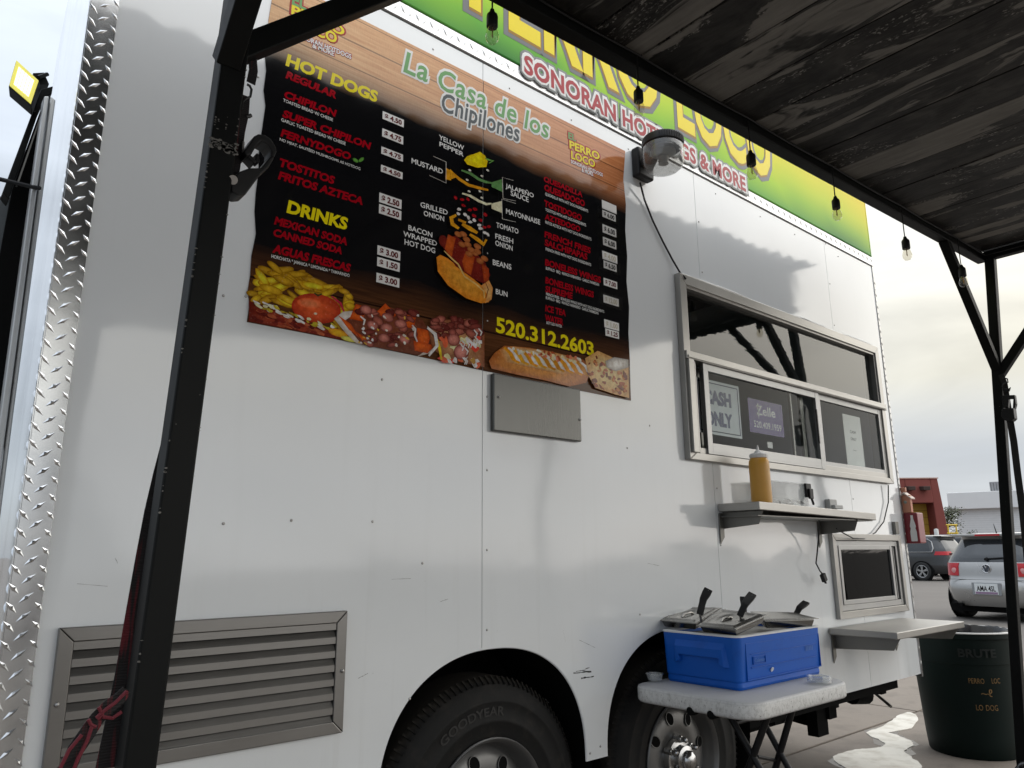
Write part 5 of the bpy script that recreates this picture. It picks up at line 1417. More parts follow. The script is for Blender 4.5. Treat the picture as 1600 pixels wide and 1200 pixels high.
mb = MB(); mb.box(cx0 + 0.025, cx1 - 0.025, cy0 + 0.025, cy1 - 0.025, CT - 0.016, CT - 0.010); build('inner_tray', mb, STEEL_D, cool)

PAN = m_steel('polished_pan_steel', (0.27, 0.265, 0.255), 0.20, (3, 3, 3), False)
def pan(label, corners, zc, depth, ridge=True, knob=True):
    """corners: four lid corners, given where they lie at height zc (list of heights)"""
    C4 = [PZ(u, v, z) for (u, v), z in zip(corners, zc)]
    c = sum(C4, V()) / 4
    p = thing('steam_pan', label, 'food pan', (c.x, c.y, TZ + 0.12))
    nn = (C4[1] - C4[0]).cross(C4[2] - C4[0]).normalized()
    if nn.z < 0: nn = -nn
    def L(s, t, h=0.0):                         # bilinear point on the lid
        return C4[0].lerp(C4[1], s).lerp(C4[3].lerp(C4[2], s), t) + nn * h
    mb = MB()
    q = [L(.05, .05), L(.95, .05), L(.95, .95), L(.05, .95)]; b = [L(.09, .09, -depth), L(.91, .09, -depth), L(.91, .91, -depth), L(.09, .91, -depth)]
    mb.hexa(b, [x - nn * 0.003 for x in q]); build('pan', mb, PAN, p, bevel=0.004)
    mb = MB(); N = 28; H = []
    for i in range(N + 1):
        for j in range(N + 1):
            s, t = i / N, j / N
            e = min(s, 1 - s, t, 1 - t)
            h = 0.0
            if e < 0.03: h = -0.002
            elif ridge and 0.09 < e < 0.15: h = 0.006 * math.sin(math.pi * (e - 0.09) / 0.06)
            r = math.hypot((s - 0.5) / 0.30, (t - 0.42) / 0.2)
            if knob and r < 1: h = -0.011 * (1 - r * r)
            H.append(L(s, t, h))
    mb.add(H, [(i * (N + 1) + j, (i + 1) * (N + 1) + j, (i + 1) * (N + 1) + j + 1, i * (N + 1) + j + 1) for i in range(N) for j in range(N)])
    l_ = build('lid', mb, PAN, p, smooth=True, sharp=60, recalc=False); s_ = l_.modifiers.new('thickness', 'SOLIDIFY'); s_.thickness = 0.0015; s_.offset = -1
    if knob:
        mb = MB(); mb.tube([L(.38, .36, -0.006), L(.43, .38, 0.003), L(.57, .46, 0.003), L(.62, .48, -0.006)], 0.005, 8); build('grip', mb, PAN, p, smooth=True)
    return p, L
A1 = CT + 0.022
pan('steel food pan with tilted lid, the one farthest left on the blue cooler', [(1027.6, 969), (1072, 948.5), (1128.5, 949.3), (1087, 974.4)], [0.924, 0.960, 0.962, 0.926], 0.028)
pan('steel food pan with shiny dished lid in the middle of the blue cooler', [(1088, 978), (1125.4, 951), (1201, 960.5), (1149, 983)], [0.920, 0.960, 0.957, 0.921], 0.028)
pan('plain flat lidded steel pan at the right end of the blue cooler', [(1190, 969), (1172, 955), (1240, 957), (1279.5, 966)], [0.928, 0.944, 0.944, 0.927], 0.033, ridge=False, knob=False)
LAD = [('black ladle handle leaning out of the far left pan', (1094, 957), (1099, 936), (1107, 921), -0.25), ('black ladle handle leaning out of the middle dished pan', (1157, 960), (1164, 944), (1176, 928), -0.30),
       ('black upright ladle handle behind the leaning middle one', (1162, 955), (1162.5, 944), (1162, 932), -0.12), ('black curved ladle handle in the flat right hand pan', (1243, 962), (1249, 950), (1260, 941), -0.15)]
for lab, a, b, c_, yy in LAD:
    A = PY(*a, yy); B = PY(*b, yy); C_ = PY(*c_, yy)
    l_ = thing('ladle', lab, 'ladle', A, 'black ladles standing in the steam pans')
    mb = MB(); pts = [A + (A - B) * 0.15, A, A.lerp(B, 0.6) + V((0.0, 0, 0)), B, B.lerp(C_, 0.6), C_]
    mb.ribbon(pts, [0.022, 0.024, 0.023, 0.026, 0.031, 0.030], RX, 0.010); build('handle', mb, PLASTIC, l_, bevel=0.002)
    mb = MB(); mb.tube([B.lerp(C_, 0.82) + V((0, -0.0048, 0)), B.lerp(C_, 0.82) + V((0, 0.0048, 0))], 0.0035, 8); build('hang_hole', mb, SCREW, l_)
    mb = MB(); q0 = A + (A - B) * 0.1; mb.tube([q0, q0 + V((0.02, 0.01, -0.03))], 0.004, 6); build('shank', mb, PAN, l_, smooth=True)
cup_c = PZ(1023, 1063, TZ + 0.004)
cup = thing('plastic_cup', 'small clear plastic sauce cup on the left corner of the folding table', 'cup', cup_c)
mb = MB(); mb.lathe([(0.0, 0.001), (0.024, 0.001), (0.0305, 0.022), (0.033, 0.0225), (0.0325, 0.0245), (0.029, 0.024), (0.023, 0.003), (0.0, 0.003)], cup_c, (0, 0, 1), 28); build('cup_body', mb, CLEAR, cup, smooth=True)
gl = PZ(1281, 1066, TZ + 0.004)
lid = thing('cup_lids', 'clear plastic ribbed lids stacked at the right end of the folding table', 'lids', gl)
for k in range(3):
    mb = MB(); r0 = 0.042; prof = [(0.0, 0.003), (0.030, 0.003), (0.034, 0.008), (r0, 0.008), (r0 + 0.001, 0.002)]
    mb.lathe(prof, gl + V((0.004 * k, 0.003 * k, 0.006 * k)), (0, 0, 1), 30); build('lid', mb, CLEAR, lid, smooth=True)

# ------------------------------------------------------------------ rubbish bin
BC = V((5.20, -0.03, 0.012))
can = thing('trash_can', 'large dark green round rubbish bin with worn orange lettering beside the trailer corner', 'trash can', BC)
GREEN = plain('dark_green_bin_plastic', (0.0022, 0.0085, 0.0072), 0.55, 0, 0.35, 6, 0.2, Specular_IOR_Level=0.18)
ZH = 0.69
mb = MB(); mb.lathe([(0.0, 0.001), (0.232, 0.001), (0.238, 0.012), (0.246, 0.10), (0.268, 0.50), (0.270, 0.515), (0.274, 0.52), (0.279, 0.64), (0.281, 0.655), (0.289, 0.66), (0.290, 0.688), (0.284, 0.693), (0.276, 0.688), (0.268, 0.60), (0.24, 0.06), (0.0, 0.05)], BC, (0, 0, 1), 64)
build('body', mb, GREEN, can, smooth=True, sharp=30)
mb = MB(); mb.lathe([(0.2835, 0.6945), (0.288, 0.697), (0.2925, 0.6945), (0.2925, 0.6885), (0.288, 0.688)], BC, (0, 0, 1), 64, a0=R(100), a1=R(330)); build('rim_edge', mb, plain('worn_pale_rim', (0.7, 0.7, 0.68), 0.4), can, smooth=True)
mb = MB(); n = 60
def wav(r, h, amp): return [BC + V(((r + random.uniform(-amp, amp)) * math.cos(2 * math.pi * k / n), (r + random.uniform(-amp, amp)) * math.sin(2 * math.pi * k / n), h + random.uniform(-amp, amp))) for k in range(n)]
rings = [wav(0.2905, 0.60, 0.003), wav(0.278, 0.686, 0.002), wav(0.274, 0.700, 0.004), wav(0.264, 0.690, 0.006), wav(0.250, 0.64, 0.010), wav(0.235, 0.55, 0.016)]
mb.add([p for r_ in rings for p in r_], [(i * n + k, i * n + (k + 1) % n, (i + 1) * n + (k + 1) % n, (i + 1) * n + k) for i in range(1, 5) for k in range(n)])
build('bag_liner', mb, plain('black_bag_film', (0.012, 0.012, 0.013), 0.22, 0, 0.3), can, smooth=True, recalc=False)
mb = MB()
for k in range(18):
    t = R(random.uniform(150, 250)); p = BC + V((0.25 * math.cos(t), 0.25 * math.sin(t), 0.66)); mb.ball(p, random.uniform(0.02, 0.035), 7, 1, 1, 0.6)
build('rubbish', mb, bpy.data.materials['black_bag_film'], can, smooth=True)
def on_can(q):
    """wrap flat lettering (x across, z up) round the tapering side"""
    r = 0.2385 + (q.z - BC.z) * 0.0588 + 0.0095; a = q.x / r + math.atan2(CAM.y - BC.y, CAM.x - BC.x)
    return V((BC.x + (r + q.y * 0.2) * math.cos(a), BC.y + (r + q.y * 0.2) * math.sin(a), q.z))
key('can1', 'painted_lettering', plain('worn_orange_paint', (0.22, 0.125, 0.04), 0.7, 0, 0.8, 90), can); key('can2', 'moulded_lettering', plain('moulded_letter', (0.003, 0.008, 0.008), 0.3), can)
for s, x, z, w, h in [('PERRO', 0.015, 0.430, 0.080, 0.028), ('LOC', 0.135, 0.432, 0.050, 0.028), ('~ℓ', 0.07, 0.36, 0.06, 0.04), ('LO', 0.035, 0.285, 0.035, 0.030), ('DOG', 0.085, 0.285, 0.065, 0.030)]:
    text('can1', s, on_can, None, None, plane=(V((x, 0.001, z)), V((w, 0, 0)), V((0, 0, h)), V((0, 1, 0))), off=0.0)
text('can2', 'BRUTE', on_can, None, None, plane=(V((-0.02, 0.02, 0.575)), V((0.20, 0, 0)), V((0, 0, 0.045)), V((0, 1, 0))), off=0.03)

# ------------------------------------------------------------------ red box and amber lamp on the rear corner
rx = X1 + 0.002
ext = thing('red_box', 'red bottle holder box with a white bottle mark on the trailer rear corner', 'box', (rx, -0.02, 1.22))
a = PX(1408, 801, rx); b = PX(1431, 807, rx)
mb = MB(); mb.box(rx, rx + 0.09, -0.078, 0.012, 1.218, 1.395); build('box', mb, plain('deep_red_paint', (0.20, 0.006, 0.016), 0.3, 0, 0.1), ext, bevel=0.006)
mb = MB(); prof = [(0.0, 0.0), (0.016, 0.0), (0.018, 0.006), (0.018, 0.055), (0.013, 0.075), (0.0165, 0.085), (0.014, 0.10), (0.007, 0.128), (0.0065, 0.15), (0.0, 0.15)]
pl_ = [(rx - 0.0006, -0.048 - w_, 1.230 + h_) for w_, h_ in prof] + [(rx - 0.0006, -0.048 + w_, 1.230 + h_) for w_, h_ in prof[::-1][1:-1]]
mb.prism(pl_, (-0.0012, 0, 0)); build('bottle_mark', mb, INK['white'], ext)
am = thing('marker_lamp', 'small peach coloured lantern with a tiny roof above the red box', 'lantern', (rx, -0.02, 1.395))
PEACH = plain('peach_paint', (0.55, 0.24, 0.15), 0.5)
mb = MB(); mb.box(rx, rx + 0.03, -0.05, 0.004, 1.397, 1.50); build('body', mb, PEACH, am, bevel=0.003)
mb = MB(); mb.prism([(rx - 0.012, -0.06, 1.482), (rx - 0.012, -0.02, 1.517), (rx - 0.012, 0.012, 1.482), (rx - 0.012, 0.012, 1.476), (rx - 0.012, -0.02, 1.509), (rx - 0.012, -0.06, 1.475)], (0.06, 0, 0)); build('roof', mb, plain('pale_lantern_roof', (0.6, 0.5, 0.45), 0.5), am)
mb = MB(); mb.ball((rx - 0.001, -0.022, 1.458), 0.010, 10, 0.4, 1, 1); build('lens', mb, plain('dull_glass_lens', (0.30, 0.34, 0.30), 0.15), am, smooth=True)
mb = MB(); mb.box(rx, rx + 0.02, -0.03, 0.0, 1.52, 1.545); build('hook_plate', mb, PEACH, am, bevel=0.002)

# ------------------------------------------------------------------ ratchet straps
s1 = thing('ratchet_strap', 'dark red and black ratchet strap tied along the left canopy post', 'strap', lp(1.0))
yy = -0.53
mb = MB(); mb.ribbon([PY(u, v, yy) for u, v in [(388, 60), (394, 85), (396, 110), (392, 130)]], 0.018, (1, 0, 0)); build('webbing', mb, WEB, s1)
mb = MB(); mb.ribbon([PY(u, v, yy) for u, v in [(384, 150), (382, 178), (376, 205), (371, 245), (366, 275)]], 0.017, (1, 0, 0)); build('webbing', mb, WEB, s1)
HOOK = plain('dark_hook_steel', (0.05, 0.05, 0.05), 0.35, 0.8)
mb = MB(); mb.tube([PY(u, v, yy) for u, v in [(386, 132), (390, 134), (393, 140), (391, 151), (385, 154), (379, 159), (377, 172)]], 0.0026, 8); mb.tube([PY(u, v, yy) for u, v in [(384, 182), (389, 182), (392, 180)]], 0.004, 8); build('hook', mb, HOOK, s1, smooth=True)
mb = MB()
def slab(pts, y0, y1): mb.prism([PY(u, v, y0) for u, v in pts], (0, y1 - y0, 0))
slab([(382, 236), (398, 212), (404, 209), (414, 210), (424, 217), (431, 228), (433, 236), (429, 246), (424, 243), (425, 235), (419, 225), (409, 220), (402, 226), (394, 240), (386, 244)], -0.56, -0.52)
slab([(386, 243), (392, 241), (402, 252), (398, 256)], -0.555, -0.525); slab([(424, 243), (429, 246), (420, 262), (408, 272), (398, 285), (384, 304), (372, 305), (362, 298), (362, 280), (374, 268), (390, 262), (408, 262)], -0.56, -0.52)
slab([(401, 238), (405, 240), (407, 252), (403, 256), (399, 250)], -0.55, -0.53)
build('ratchet', mb, PLASTIC, s1, bevel=0.003)
mb = MB(); mb.tube([PY(364, 281, -0.565), PY(364, 281, -0.515)], 0.009, 12); build('ratchet_axle', mb, SCREW, s1, smooth=True); mb = MB(); mb.tube([PY(380, 222, -0.54), PY(379, 236, -0.54), PY(381, 242, -0.54)], 0.003, 6); build('ratchet_pin', mb, SCREW, s1, smooth=True)
mb = MB(); mb.ribbon([PY(u, v, -0.50) for u, v in [(258, 690), (248, 740), (236, 800), (222, 880), (208, 960), (195, 1040), (182, 1110), (165, 1200)]], [0.012, 0.018, 0.022, 0.024, 0.024, 0.025, 0.027, 0.030], (1, 0, 0)); build('webbing', mb, WEB, s1)
mb = MB(); mb.ribbon([PY(u, v, -0.57) for u, v in [(198, 1078), (186, 1092), (170, 1104), (152, 1122), (136, 1146), (118, 1172), (104, 1205)]], [0.016, 0.020, 0.022, 0.022, 0.024, 0.024, 0.024], (0.4, 0, 1)); build('loose_end', mb, WEB, s1)
REDCORD = plain('red_strap_edge', (0.13, 0.010, 0.02), 0.75)
mb = MB()
for pts in ([(198, 1080), (180, 1098), (166, 1108), (150, 1122)], [(154, 1105), (160, 1116), (152, 1124)], [(190, 1112), (176, 1122), (160, 1120)], [(144, 1134), (136, 1158), (122, 1185), (114, 1205)], [(128, 1148), (108, 1172), (94, 1200)], [(138, 1124), (142, 1132), (150, 1136)]):
    mb.tube([PY(u, v, -0.578) for u, v in pts], 0.0028, 6)
build('red_edge', mb, REDCORD, s1, smooth=True)
s2 = thing('ratchet_strap', 'black ratchet strap and buckle on the right canopy post', 'strap', rp(1.0))
X2 = 4.70
mb = MB(); mb.ribbon([PX(u, v, X2) for u, v in [(1564, 585), (1570, 600), (1574, 625), (1578, 650)]], 0.028, (0, 1, 0)); mb.ribbon([PX(u, v, X2) for u, v in [(1578, 655), (1584, 690), (1590, 740), (1598, 800), (1606, 880), (1616, 980)]], 0.034, (0, 1, 0)); build('webbing', mb, plain('black_webbing', (0.012, 0.011, 0.011), 0.8), s2)
mb = MB()
def slabx(pts, t=0.03): mb.prism([PX(u, v, X2 - 0.01) for u, v in pts], (-t, 0, 0))
slabx([(1568, 619), (1588, 618), (1590, 632), (1588, 640), (1585, 640), (1586, 624), (1579, 624), (1578, 638), (1570, 638)]); slabx([(1571, 640), (1588, 639), (1590, 655), (1586, 659), (1573, 658), (1569, 650)], 0.05); slabx([(1567, 606), (1576, 608), (1580, 605), (1578, 612), (1568, 612)], 0.012)
build('ratchet', mb, PLASTIC, s2, bevel=0.002)
mb = MB(); mb.tube([PX(u, v, X2 - 0.01) for u, v in [(1566, 590), (1574, 592), (1575, 597), (1568, 600), (1566, 604)]], 0.004, 7); build('hook', mb, HOOK, s2, smooth=True)
bagc = V((4.66, -0.50, 0.012))
mb = MB()
for k in range(7): mb.ball(bagc + V((random.uniform(-.05, .05), random.uniform(-.06, .06), 0.05 + random.uniform(0, .05))), random.uniform(0.04, 0.065), 10, 1, 1, 0.9)
tag(build('strap_bundle', mb, bpy.data.materials['black_bag_film'], smooth=True), 'crumpled black plastic bundle at the foot of the right canopy post', 'bag')

# ------------------------------------------------------------------ left edge: pole, flood light, upright rail, cabinet, cable
PYL = 0.42
rail = thing('upright_rail', 'pale aluminium channel standing against the trailer front beside the black pole', 'rail', PY(3, 640, PYL))
def strip(mb, pts, y0, y1): mb.prism([PY(u, v, y0) for u, v in pts], (0, y1 - y0, 0))
mb = MB(); strip(mb, [(69, 150), (77, 150), (-27, 950), (-40, 950)], PYL, PYL + 0.05); build('channel', mb, STEEL_V, rail, bevel=0.003)
mb = MB(); strip(mb, [(79, 150), (87, 156), (22, 640), (-22, 985), (-30, 985)], PYL + 0.02, PYL + 0.07); build('channel', mb, STEEL_V, rail, bevel=0.003)
pole = thing('light_pole', 'slanting flat black pole carrying the flood light', 'pole', PY(30, 400, PYL))
mb = MB(); strip(mb, [(64, 139), (83, 134), (81, 147), (72, 150), (60, 176), (14, 312), (4, 300)], PYL + 0.06, PYL + 0.12); build('pole_shaft', mb, BLACK, pole, bevel=0.003)
mb = MB(); strip(mb, [(66, 165), (70, 165), (10, 700), (-40, 700), (-30, 560), (20, 290)], PYL + 0.14, PYL + 0.16); build('black_cover', mb, DARK, pole)
mb = MB(); strip(mb, [(66, 172), (68, 172), (28, 290), (25, 290)], PYL + 0.045, PYL + 0.055); build('stay_rod', mb, STEEL_D, pole)
fl = thing('flood_light', 'lit yellowish flood light on the black pole against the sky', 'flood light', PY(40, 140, PYL))
Q = [PY(25, 93, PYL + 0.07), PY(62, 127, PYL + 0.02), PY(49, 166, PYL - 0.03), PY(13, 135, PYL + 0.02)]
ce = sum(Q, V()) / 4; nn = (Q[1] - Q[0]).cross(Q[2] - Q[0]).normalized()
if nn.dot(CAM - ce) < 0: nn = -nn
mb = MB(); mb.hexa([p - nn * 0.035 for p in Q], [p for p in Q]); build('housing', mb, BLACK, fl, bevel=0.004)
mb = MB(); g_ = [ce + (p - ce) * 0.93 + nn * 0.001 for p in Q]; mb.hexa([p for p in g_], [p + nn * 0.002 for p in g_]); build('lens', mb, m_emit('yellow_lens', (0.75, 0.66, 0.05), 0.22), fl)
mb = MB(); g_ = [ce + (p - ce) * 0.66 + nn * 0.004 for p in Q]
for i in range(5):
    a0, a1 = i / 5 + 0.015, (i + 1) / 5 - 0.015
    q4 = [g_[0].lerp(g_[1], a0), g_[0].lerp(g_[1], a1), g_[3].lerp(g_[2], a1), g_[3].lerp(g_[2], a0)]; mb.poly(q4)
build('led_strip', mb, m_emit('led_glow', (1.0, 0.95, 0.62), 0.85), fl, recalc=False)
mb = MB(); mb.tube([PY(60, 121, PYL + 0.08), PY(74, 116, PYL + 0.1)], 0.006, 7); build('arm', mb, BLACK, fl); mb = MB(); mb.bar(PY(42, 160, PYL + 0.05), PY(52, 176, PYL + 0.05), 0.02, 0.012); build('arm', mb, BLACK, fl); mb = MB(); mb.bar(PY(58, 120, PYL + 0.12), PY(66, 138, PYL + 0.12), 0.05, 0.03); build('bracket', mb, BLACK, fl)
cab = thing('metal_cabinet', 'blue grey metal cabinet edge at the far left of the photo', 'cabinet', PY(0, 500, 0.9))
mb = MB(); strip(mb, [(-60, 306), (17, 306), (14, 330), (-8, 640), (-60, 640)], 0.62, 1.0); build('cabinet_side', mb, plain('blue_grey_paint', (0.12, 0.135, 0.145), 0.4), cab, bevel=0.004)
mb = MB(); strip(mb, [(13, 275), (22, 272), (20, 304), (12, 306)], 0.60, 0.64); build('hinge_plate', mb, plain('white_plate', (0.7, 0.7, 0.7), 0.5), cab, bevel=0.003)
mb = MB(); mb.tube([PY(-40, 271, 0.38), PY(0, 280, 0.385), PY(50, 292, 0.40), PY(62, 294, 0.42)], 0.006, 7); tag(build('overhead_cable', mb, PLASTIC, smooth=True), 'black cable crossing in front of the pole at the left edge', 'cable')
# ------------------------------------------------------------------ cars
CARGLASS = NT('dark_car_glass').set(Base_Color=(0.02, 0.024, 0.028), Roughness=0.04, Specular_IOR_Level=0.8).m
REDLAMP = plain('red_tail_lamp', (0.45, 0.012, 0.02), 0.12, 0, 0.2, 30)
LAMPW = plain('clear_tail_lamp', (0.62, 0.30, 0.30), 0.15)
CARTYRE = plain('car_tyre', (0.014, 0.014, 0.014), 0.7)
ALLOY = plain('car_alloy', (0.42, 0.42, 0.42), 0.3, 0.8)
def carpaint(name, c, metal=0.5):
    return plain(name, c, 0.3, metal, 0.06, 3, 0.0, Coat_Weight=0.8, Coat_Roughness=0.04)
class Car:
    """body from stacked plan outlines: each level gives height, rear and front end, half width and corner sharpness"""
    def __init__(s, root, M, levels, NP=72):
        s.root, s.M, s.lv, s.NP = root, M, levels, NP
    def at(s, z):
        L = s.lv
        for a, b in zip(L, L[1:]):
            if a[0] <= z <= b[0]:
                t = (z - a[0]) / (b[0] - a[0]); return [p + (q - p) * t for p, q in zip(a, b)]
        return list(L[-1] if z > L[-1][0] else L[0])
    def loc(s, ang, z, out=0.0):
        _, xr, xf, w, n = s.at(z)
        cx = (xr + xf) / 2; a = (xf - xr) / 2 + out; w += out
        c, sn = math.cos(ang), math.sin(ang); r = (abs(c) ** n + abs(sn) ** n) ** (-1 / n)
        return V((cx + a * c * r, w * sn * r, z))
    def P(s, p): return s.M @ V(p)
    def angs(s):
        n = s.NP; base = []
        for k in range(n):
            t = 2 * math.pi * k / n
            base.append(t - 0.22 * math.sin(4 * t) / 1.0 * 0.9)
        return base
    def body(s, paint, is_glass):
        A = s.angs(); n = s.NP; Z = [l[0] for l in s.lv]; zs = []
        for a, b in zip(Z, Z[1:]):
            k = max(1, int((b - a) / 0.06)); zs += [a + (b - a) * i / k for i in range(k)]
        zs.append(Z[-1])
        pts = [[s.loc(a, z) for a in A] for z in zs]
        mb, gb = MB(), MB(); vs = [s.P(p) for r_ in pts for p in r_]
        fb, fg = [], []
        for i in range(len(zs) - 1):
            for k in range(n):
                l = (k + 1) % n
                c = (pts[i][k] + pts[i + 1][l]) / 2
                (fg if is_glass(c, (A[k] + (A[l] if l else A[l] + 2 * math.pi)) / 2) else fb).append((i * n + k, i * n + l, (i + 1) * n + l, (i + 1) * n + k))
        fb.append(tuple((len(zs) - 1) * n + k for k in range(n))); fb.append(tuple(range(n - 1, -1, -1)))
        mb.add(vs, fb); gb.add(vs, fg)
        build('body', mb, paint, s.root, smooth=True, sharp=50)
        build('window', gb, CARGLASS, s.root, smooth=True, sharp=50, recalc=False)
    def patch(s, name, m, a0, a1, z0, z1, out=0.008, n=8):
        mb = MB()
        f = lambda i, j, o: s.P(s.loc(a0 + (a1 - a0) * i / n, z0 + (z1 - z0) * j / n, o))
        mb.add([f(i, j, out) for i in range(n + 1) for j in range(n + 1)], [(i * (n + 1) + j, (i + 1) * (n + 1) + j, (i + 1) * (n + 1) + j + 1, i * (n + 1) + j + 1) for i in range(n) for j in range(n)])
        rim_ = [(i, 0) for i in range(n + 1)] + [(n, j) for j in range(1, n + 1)] + [(i, n) for i in range(n - 1, -1, -1)] + [(0, j) for j in range(n - 1, 0, -1)]
        o_ = [f(i, j, out) for i, j in rim_]; q_ = [f(i, j, -0.01) for i, j in rim_]; m_ = len(rim_)
        mb.add(o_ + q_, [(k, (k + 1) % m_, m_ + (k + 1) % m_, m_ + k) for k in range(m_)])
        return build(name, mb, m, s.root, smooth=True, sharp=40)
    def wheel(s, x, y, r=0.33, w=0.22, spokes=5, twin=True):
        sg = 1 if y > 0 else -1
        ax = (s.M.to_3x3() @ V((0, sg, 0))).normalized(); c = s.P((x, y, r))
        mb = MB(); mb.lathe([(r * 0.66, 0.0), (r * 0.72, 0.008), (r * 0.92, 0.008), (r * 0.985, -0.01), (r, -0.04), (r, -w + 0.04), (r * 0.9, -w), (r * 0.6, -w)], c, ax, 40)
        wh = build('wheel', mb, CARTYRE, s.root, smooth=True)
        mb = MB(); mb.lathe([(r * 0.67, 0.0), (r * 0.64, 0.006), (r * 0.60, -0.004), (r * 0.58, -0.05)], c, ax, 36)
        e1 = V((0, 0, 1)); e2 = V(ax).cross(e1)
        for k in range(spokes):
            for dt in ((-0.13, 0.13) if twin else (0,)):
                t = 2 * math.pi * k / spokes + dt; e = e1 * math.cos(t) + e2 * math.sin(t)
                mb.bar(c - V(ax) * 0.012, c + e * r * 0.62 - V(ax) * 0.006, 0.035, 0.02, ax)
        mb.lathe([(r * 0.18, -0.02), (r * 0.17, 0.0), (0.0, 0.002)], c, ax, 20)
        build('rim', mb, ALLOY, wh, smooth=True)
        mb = MB(); mb.lathe([(0.0, -0.06), (r * 0.6, -0.06)], c, ax, 24); build('brake', mb, DARK, wh, recalc=False)
    def arch(s, x, y, r=0.39):
        sg = 1 if y > 0 else -1
        mb = MB(); mb.lathe([(0.0, 0.002), (r, 0.002), (r + 0.012, -0.004), (r + 0.012, -0.03)], s.P((x, y, 0.33)), (s.M.to_3x3() @ V((0, sg, 0))), 36)
        build('wheel_arch', mb, DARK, s.root, recalc=False)
def carM(x, y, head, z=0.0): return Matrix.Translation((x, y, z)) @ Matrix.Rotation(R(head), 4, 'Z')

# silver hatchback seen from behind (x forward in the car's own frame, rear bumper at 0)
g0 = PZ(1549, 972, 0.0)
HM = carM(g0.x, g0.y, -8, 0.0)
hatch = thing('hatchback', 'silver hatchback seen from behind with round badge beyond the rubbish bin', 'car', g0)
H = Car(hatch, HM, [(0.24, 0.12, 4.0, 0.78, 5), (0.34, 0.04, 4.12, 0.85, 5), (0.50, 0.0, 4.18, 0.875, 5), (0.62, 0.02, 4.18, 0.88, 5), (0.68, 0.07, 4.14, 0.88, 5), (0.90, 0.10, 3.9, 0.875, 5), (0.97, 0.13, 3.0, 0.85, 5), (1.05, 0.16, 2.75, 0.80, 5), (1.36, 0.38, 2.2, 0.64, 5), (1.40, 0.34, 2.1, 0.61, 5), (1.435, 0.36, 1.95, 0.58, 5), (1.465, 0.60, 1.6, 0.45, 4)])
SILVER = carpaint('silver_car_paint', (0.40, 0.393, 0.38), 0.6)
H.body(SILVER, lambda c, a: 1.0 < c.z < 1.37 and not (1.5 < c.x < 1.6) and not (abs(abs(c.y) - H.at(c.z)[3]) < 0.035 and c.x < 0.55 and abs(c.y) > 0.5 and c.x > H.at(c.z)[1] + 0.03) and abs(c.y) < H.at(c.z)[3] - (0.06 if c.x < H.at(c.z)[1] + 0.2 else -1))
pi = math.pi
for sg in (1, -1):
    H.patch('tail_lamp', REDLAMP, pi - sg * 0.50, pi - sg * 0.80, 0.74, 0.955, 0.012)
    o = H.loc(pi - sg * 0.56, 0.83, 0.016)
    mb = MB(); mb.lathe([(0.0, 0.006), (0.035, 0.005), (0.045, 0.0)], H.P(o), H.M.to_3x3() @ V((-1, 0, 0)), 20); build('reversing_lamp', mb, LAMPW, hatch, smooth=True)
    for x in (0.80, 3.35): H.wheel(x, sg * 0.893, 0.32); H.arch(x, sg * 0.884, 0.36)
mb = MB()                                        # badge: ring with the two stacked letters
bc = H.P((H.at(0.86)[1] - 0.012, 0, 0.865)); ex = H.M.to_3x3() @ V((0, -1, 0)); ez = V((0, 0, 1)); en = H.M.to_3x3() @ V((-1, 0, 0))
rr_ = 0.068
mb.tube([bc + ex * rr_ * math.cos(t * pi / 12) + ez * rr_ * math.sin(t * pi / 12) for t in range(24)], 0.007, 6, closed=True)
def pl(pts): mb.tube([bc + en * 0.004 + ex * rr_ * a + ez * rr_ * b for a, b in pts], 0.0055, 5)
pl([(-0.42, 0.85), (0.0, 0.12), (0.42, 0.85)]); pl([(-0.88, 0.35), (-0.42, -0.78), (0.0, 0.02), (0.42, -0.78), (0.88, 0.35)])
build('badge', mb, plain('badge_chrome', (0.62, 0.62, 0.62), 0.2, 0.9), hatch, smooth=True)
mb = MB(); mb.lathe([(0.0, 0.0), (rr_, 0.0)], bc - en * 0.004, en, 24); build('badge_ground', mb, plain('badge_dark', (0.06, 0.07, 0.09), 0.3), hatch, recalc=False)
mb = MB(); xr = H.at(0.52)[1]
def hbox(x0, x1, y0, y1, z0, z1):
    P_ = [H.P((x, y, z)) for x in (x0, x1) for y in (y0, y1) for z in (z0, z1)]
    mb.add(P_, [(0, 1, 3, 2), (4, 6, 7, 5), (0, 4, 5, 1), (2, 3, 7, 6), (0, 2, 6, 4), (1, 5, 7, 3)])
hbox(xr - 0.012, xr + 0.02, -0.23, 0.23, 0.43, 0.635); build('plate_recess', mb, plain('plate_recess_dark', (0.25, 0.26, 0.27), 0.4), hatch, bevel=0.006)
mb = MB(); hbox(xr - 0.020, xr - 0.010, -0.185, 0.185, 0.445, 0.62)
plate = build('number_plate', mb, plain('plate_white', (0.68, 0.70, 0.70), 0.4), hatch)
mb = MB(); hbox(xr - 0.0225, xr - 0.0195, -0.175, 0.175, 0.450, 0.485); build('plate_band', mb, plain('plate_mauve', (0.26, 0.17, 0.26), 0.4), plate)
key('plate', 'plate_lettering', INK['black'], plate)
text('plate', 'AMA 4SL', None, None, None, plane=(H.P((xr - 0.0215, 0.15, 0.498)), H.M.to_3x3() @ V((0, -0.30, 0)), V((0, 0, 0.085)), en), off=0.02)
mb = MB(); hbox(0.27, 0.52, -0.60, 0.60, 1.405, 1.45); build('roof_spoiler', mb, SILVER, hatch, bevel=0.01)
mb = MB(); hbox(0.262, 0.275, -0.20, 0.20, 1.41, 1.44); build('brake_lamp', mb, REDLAMP, hatch)
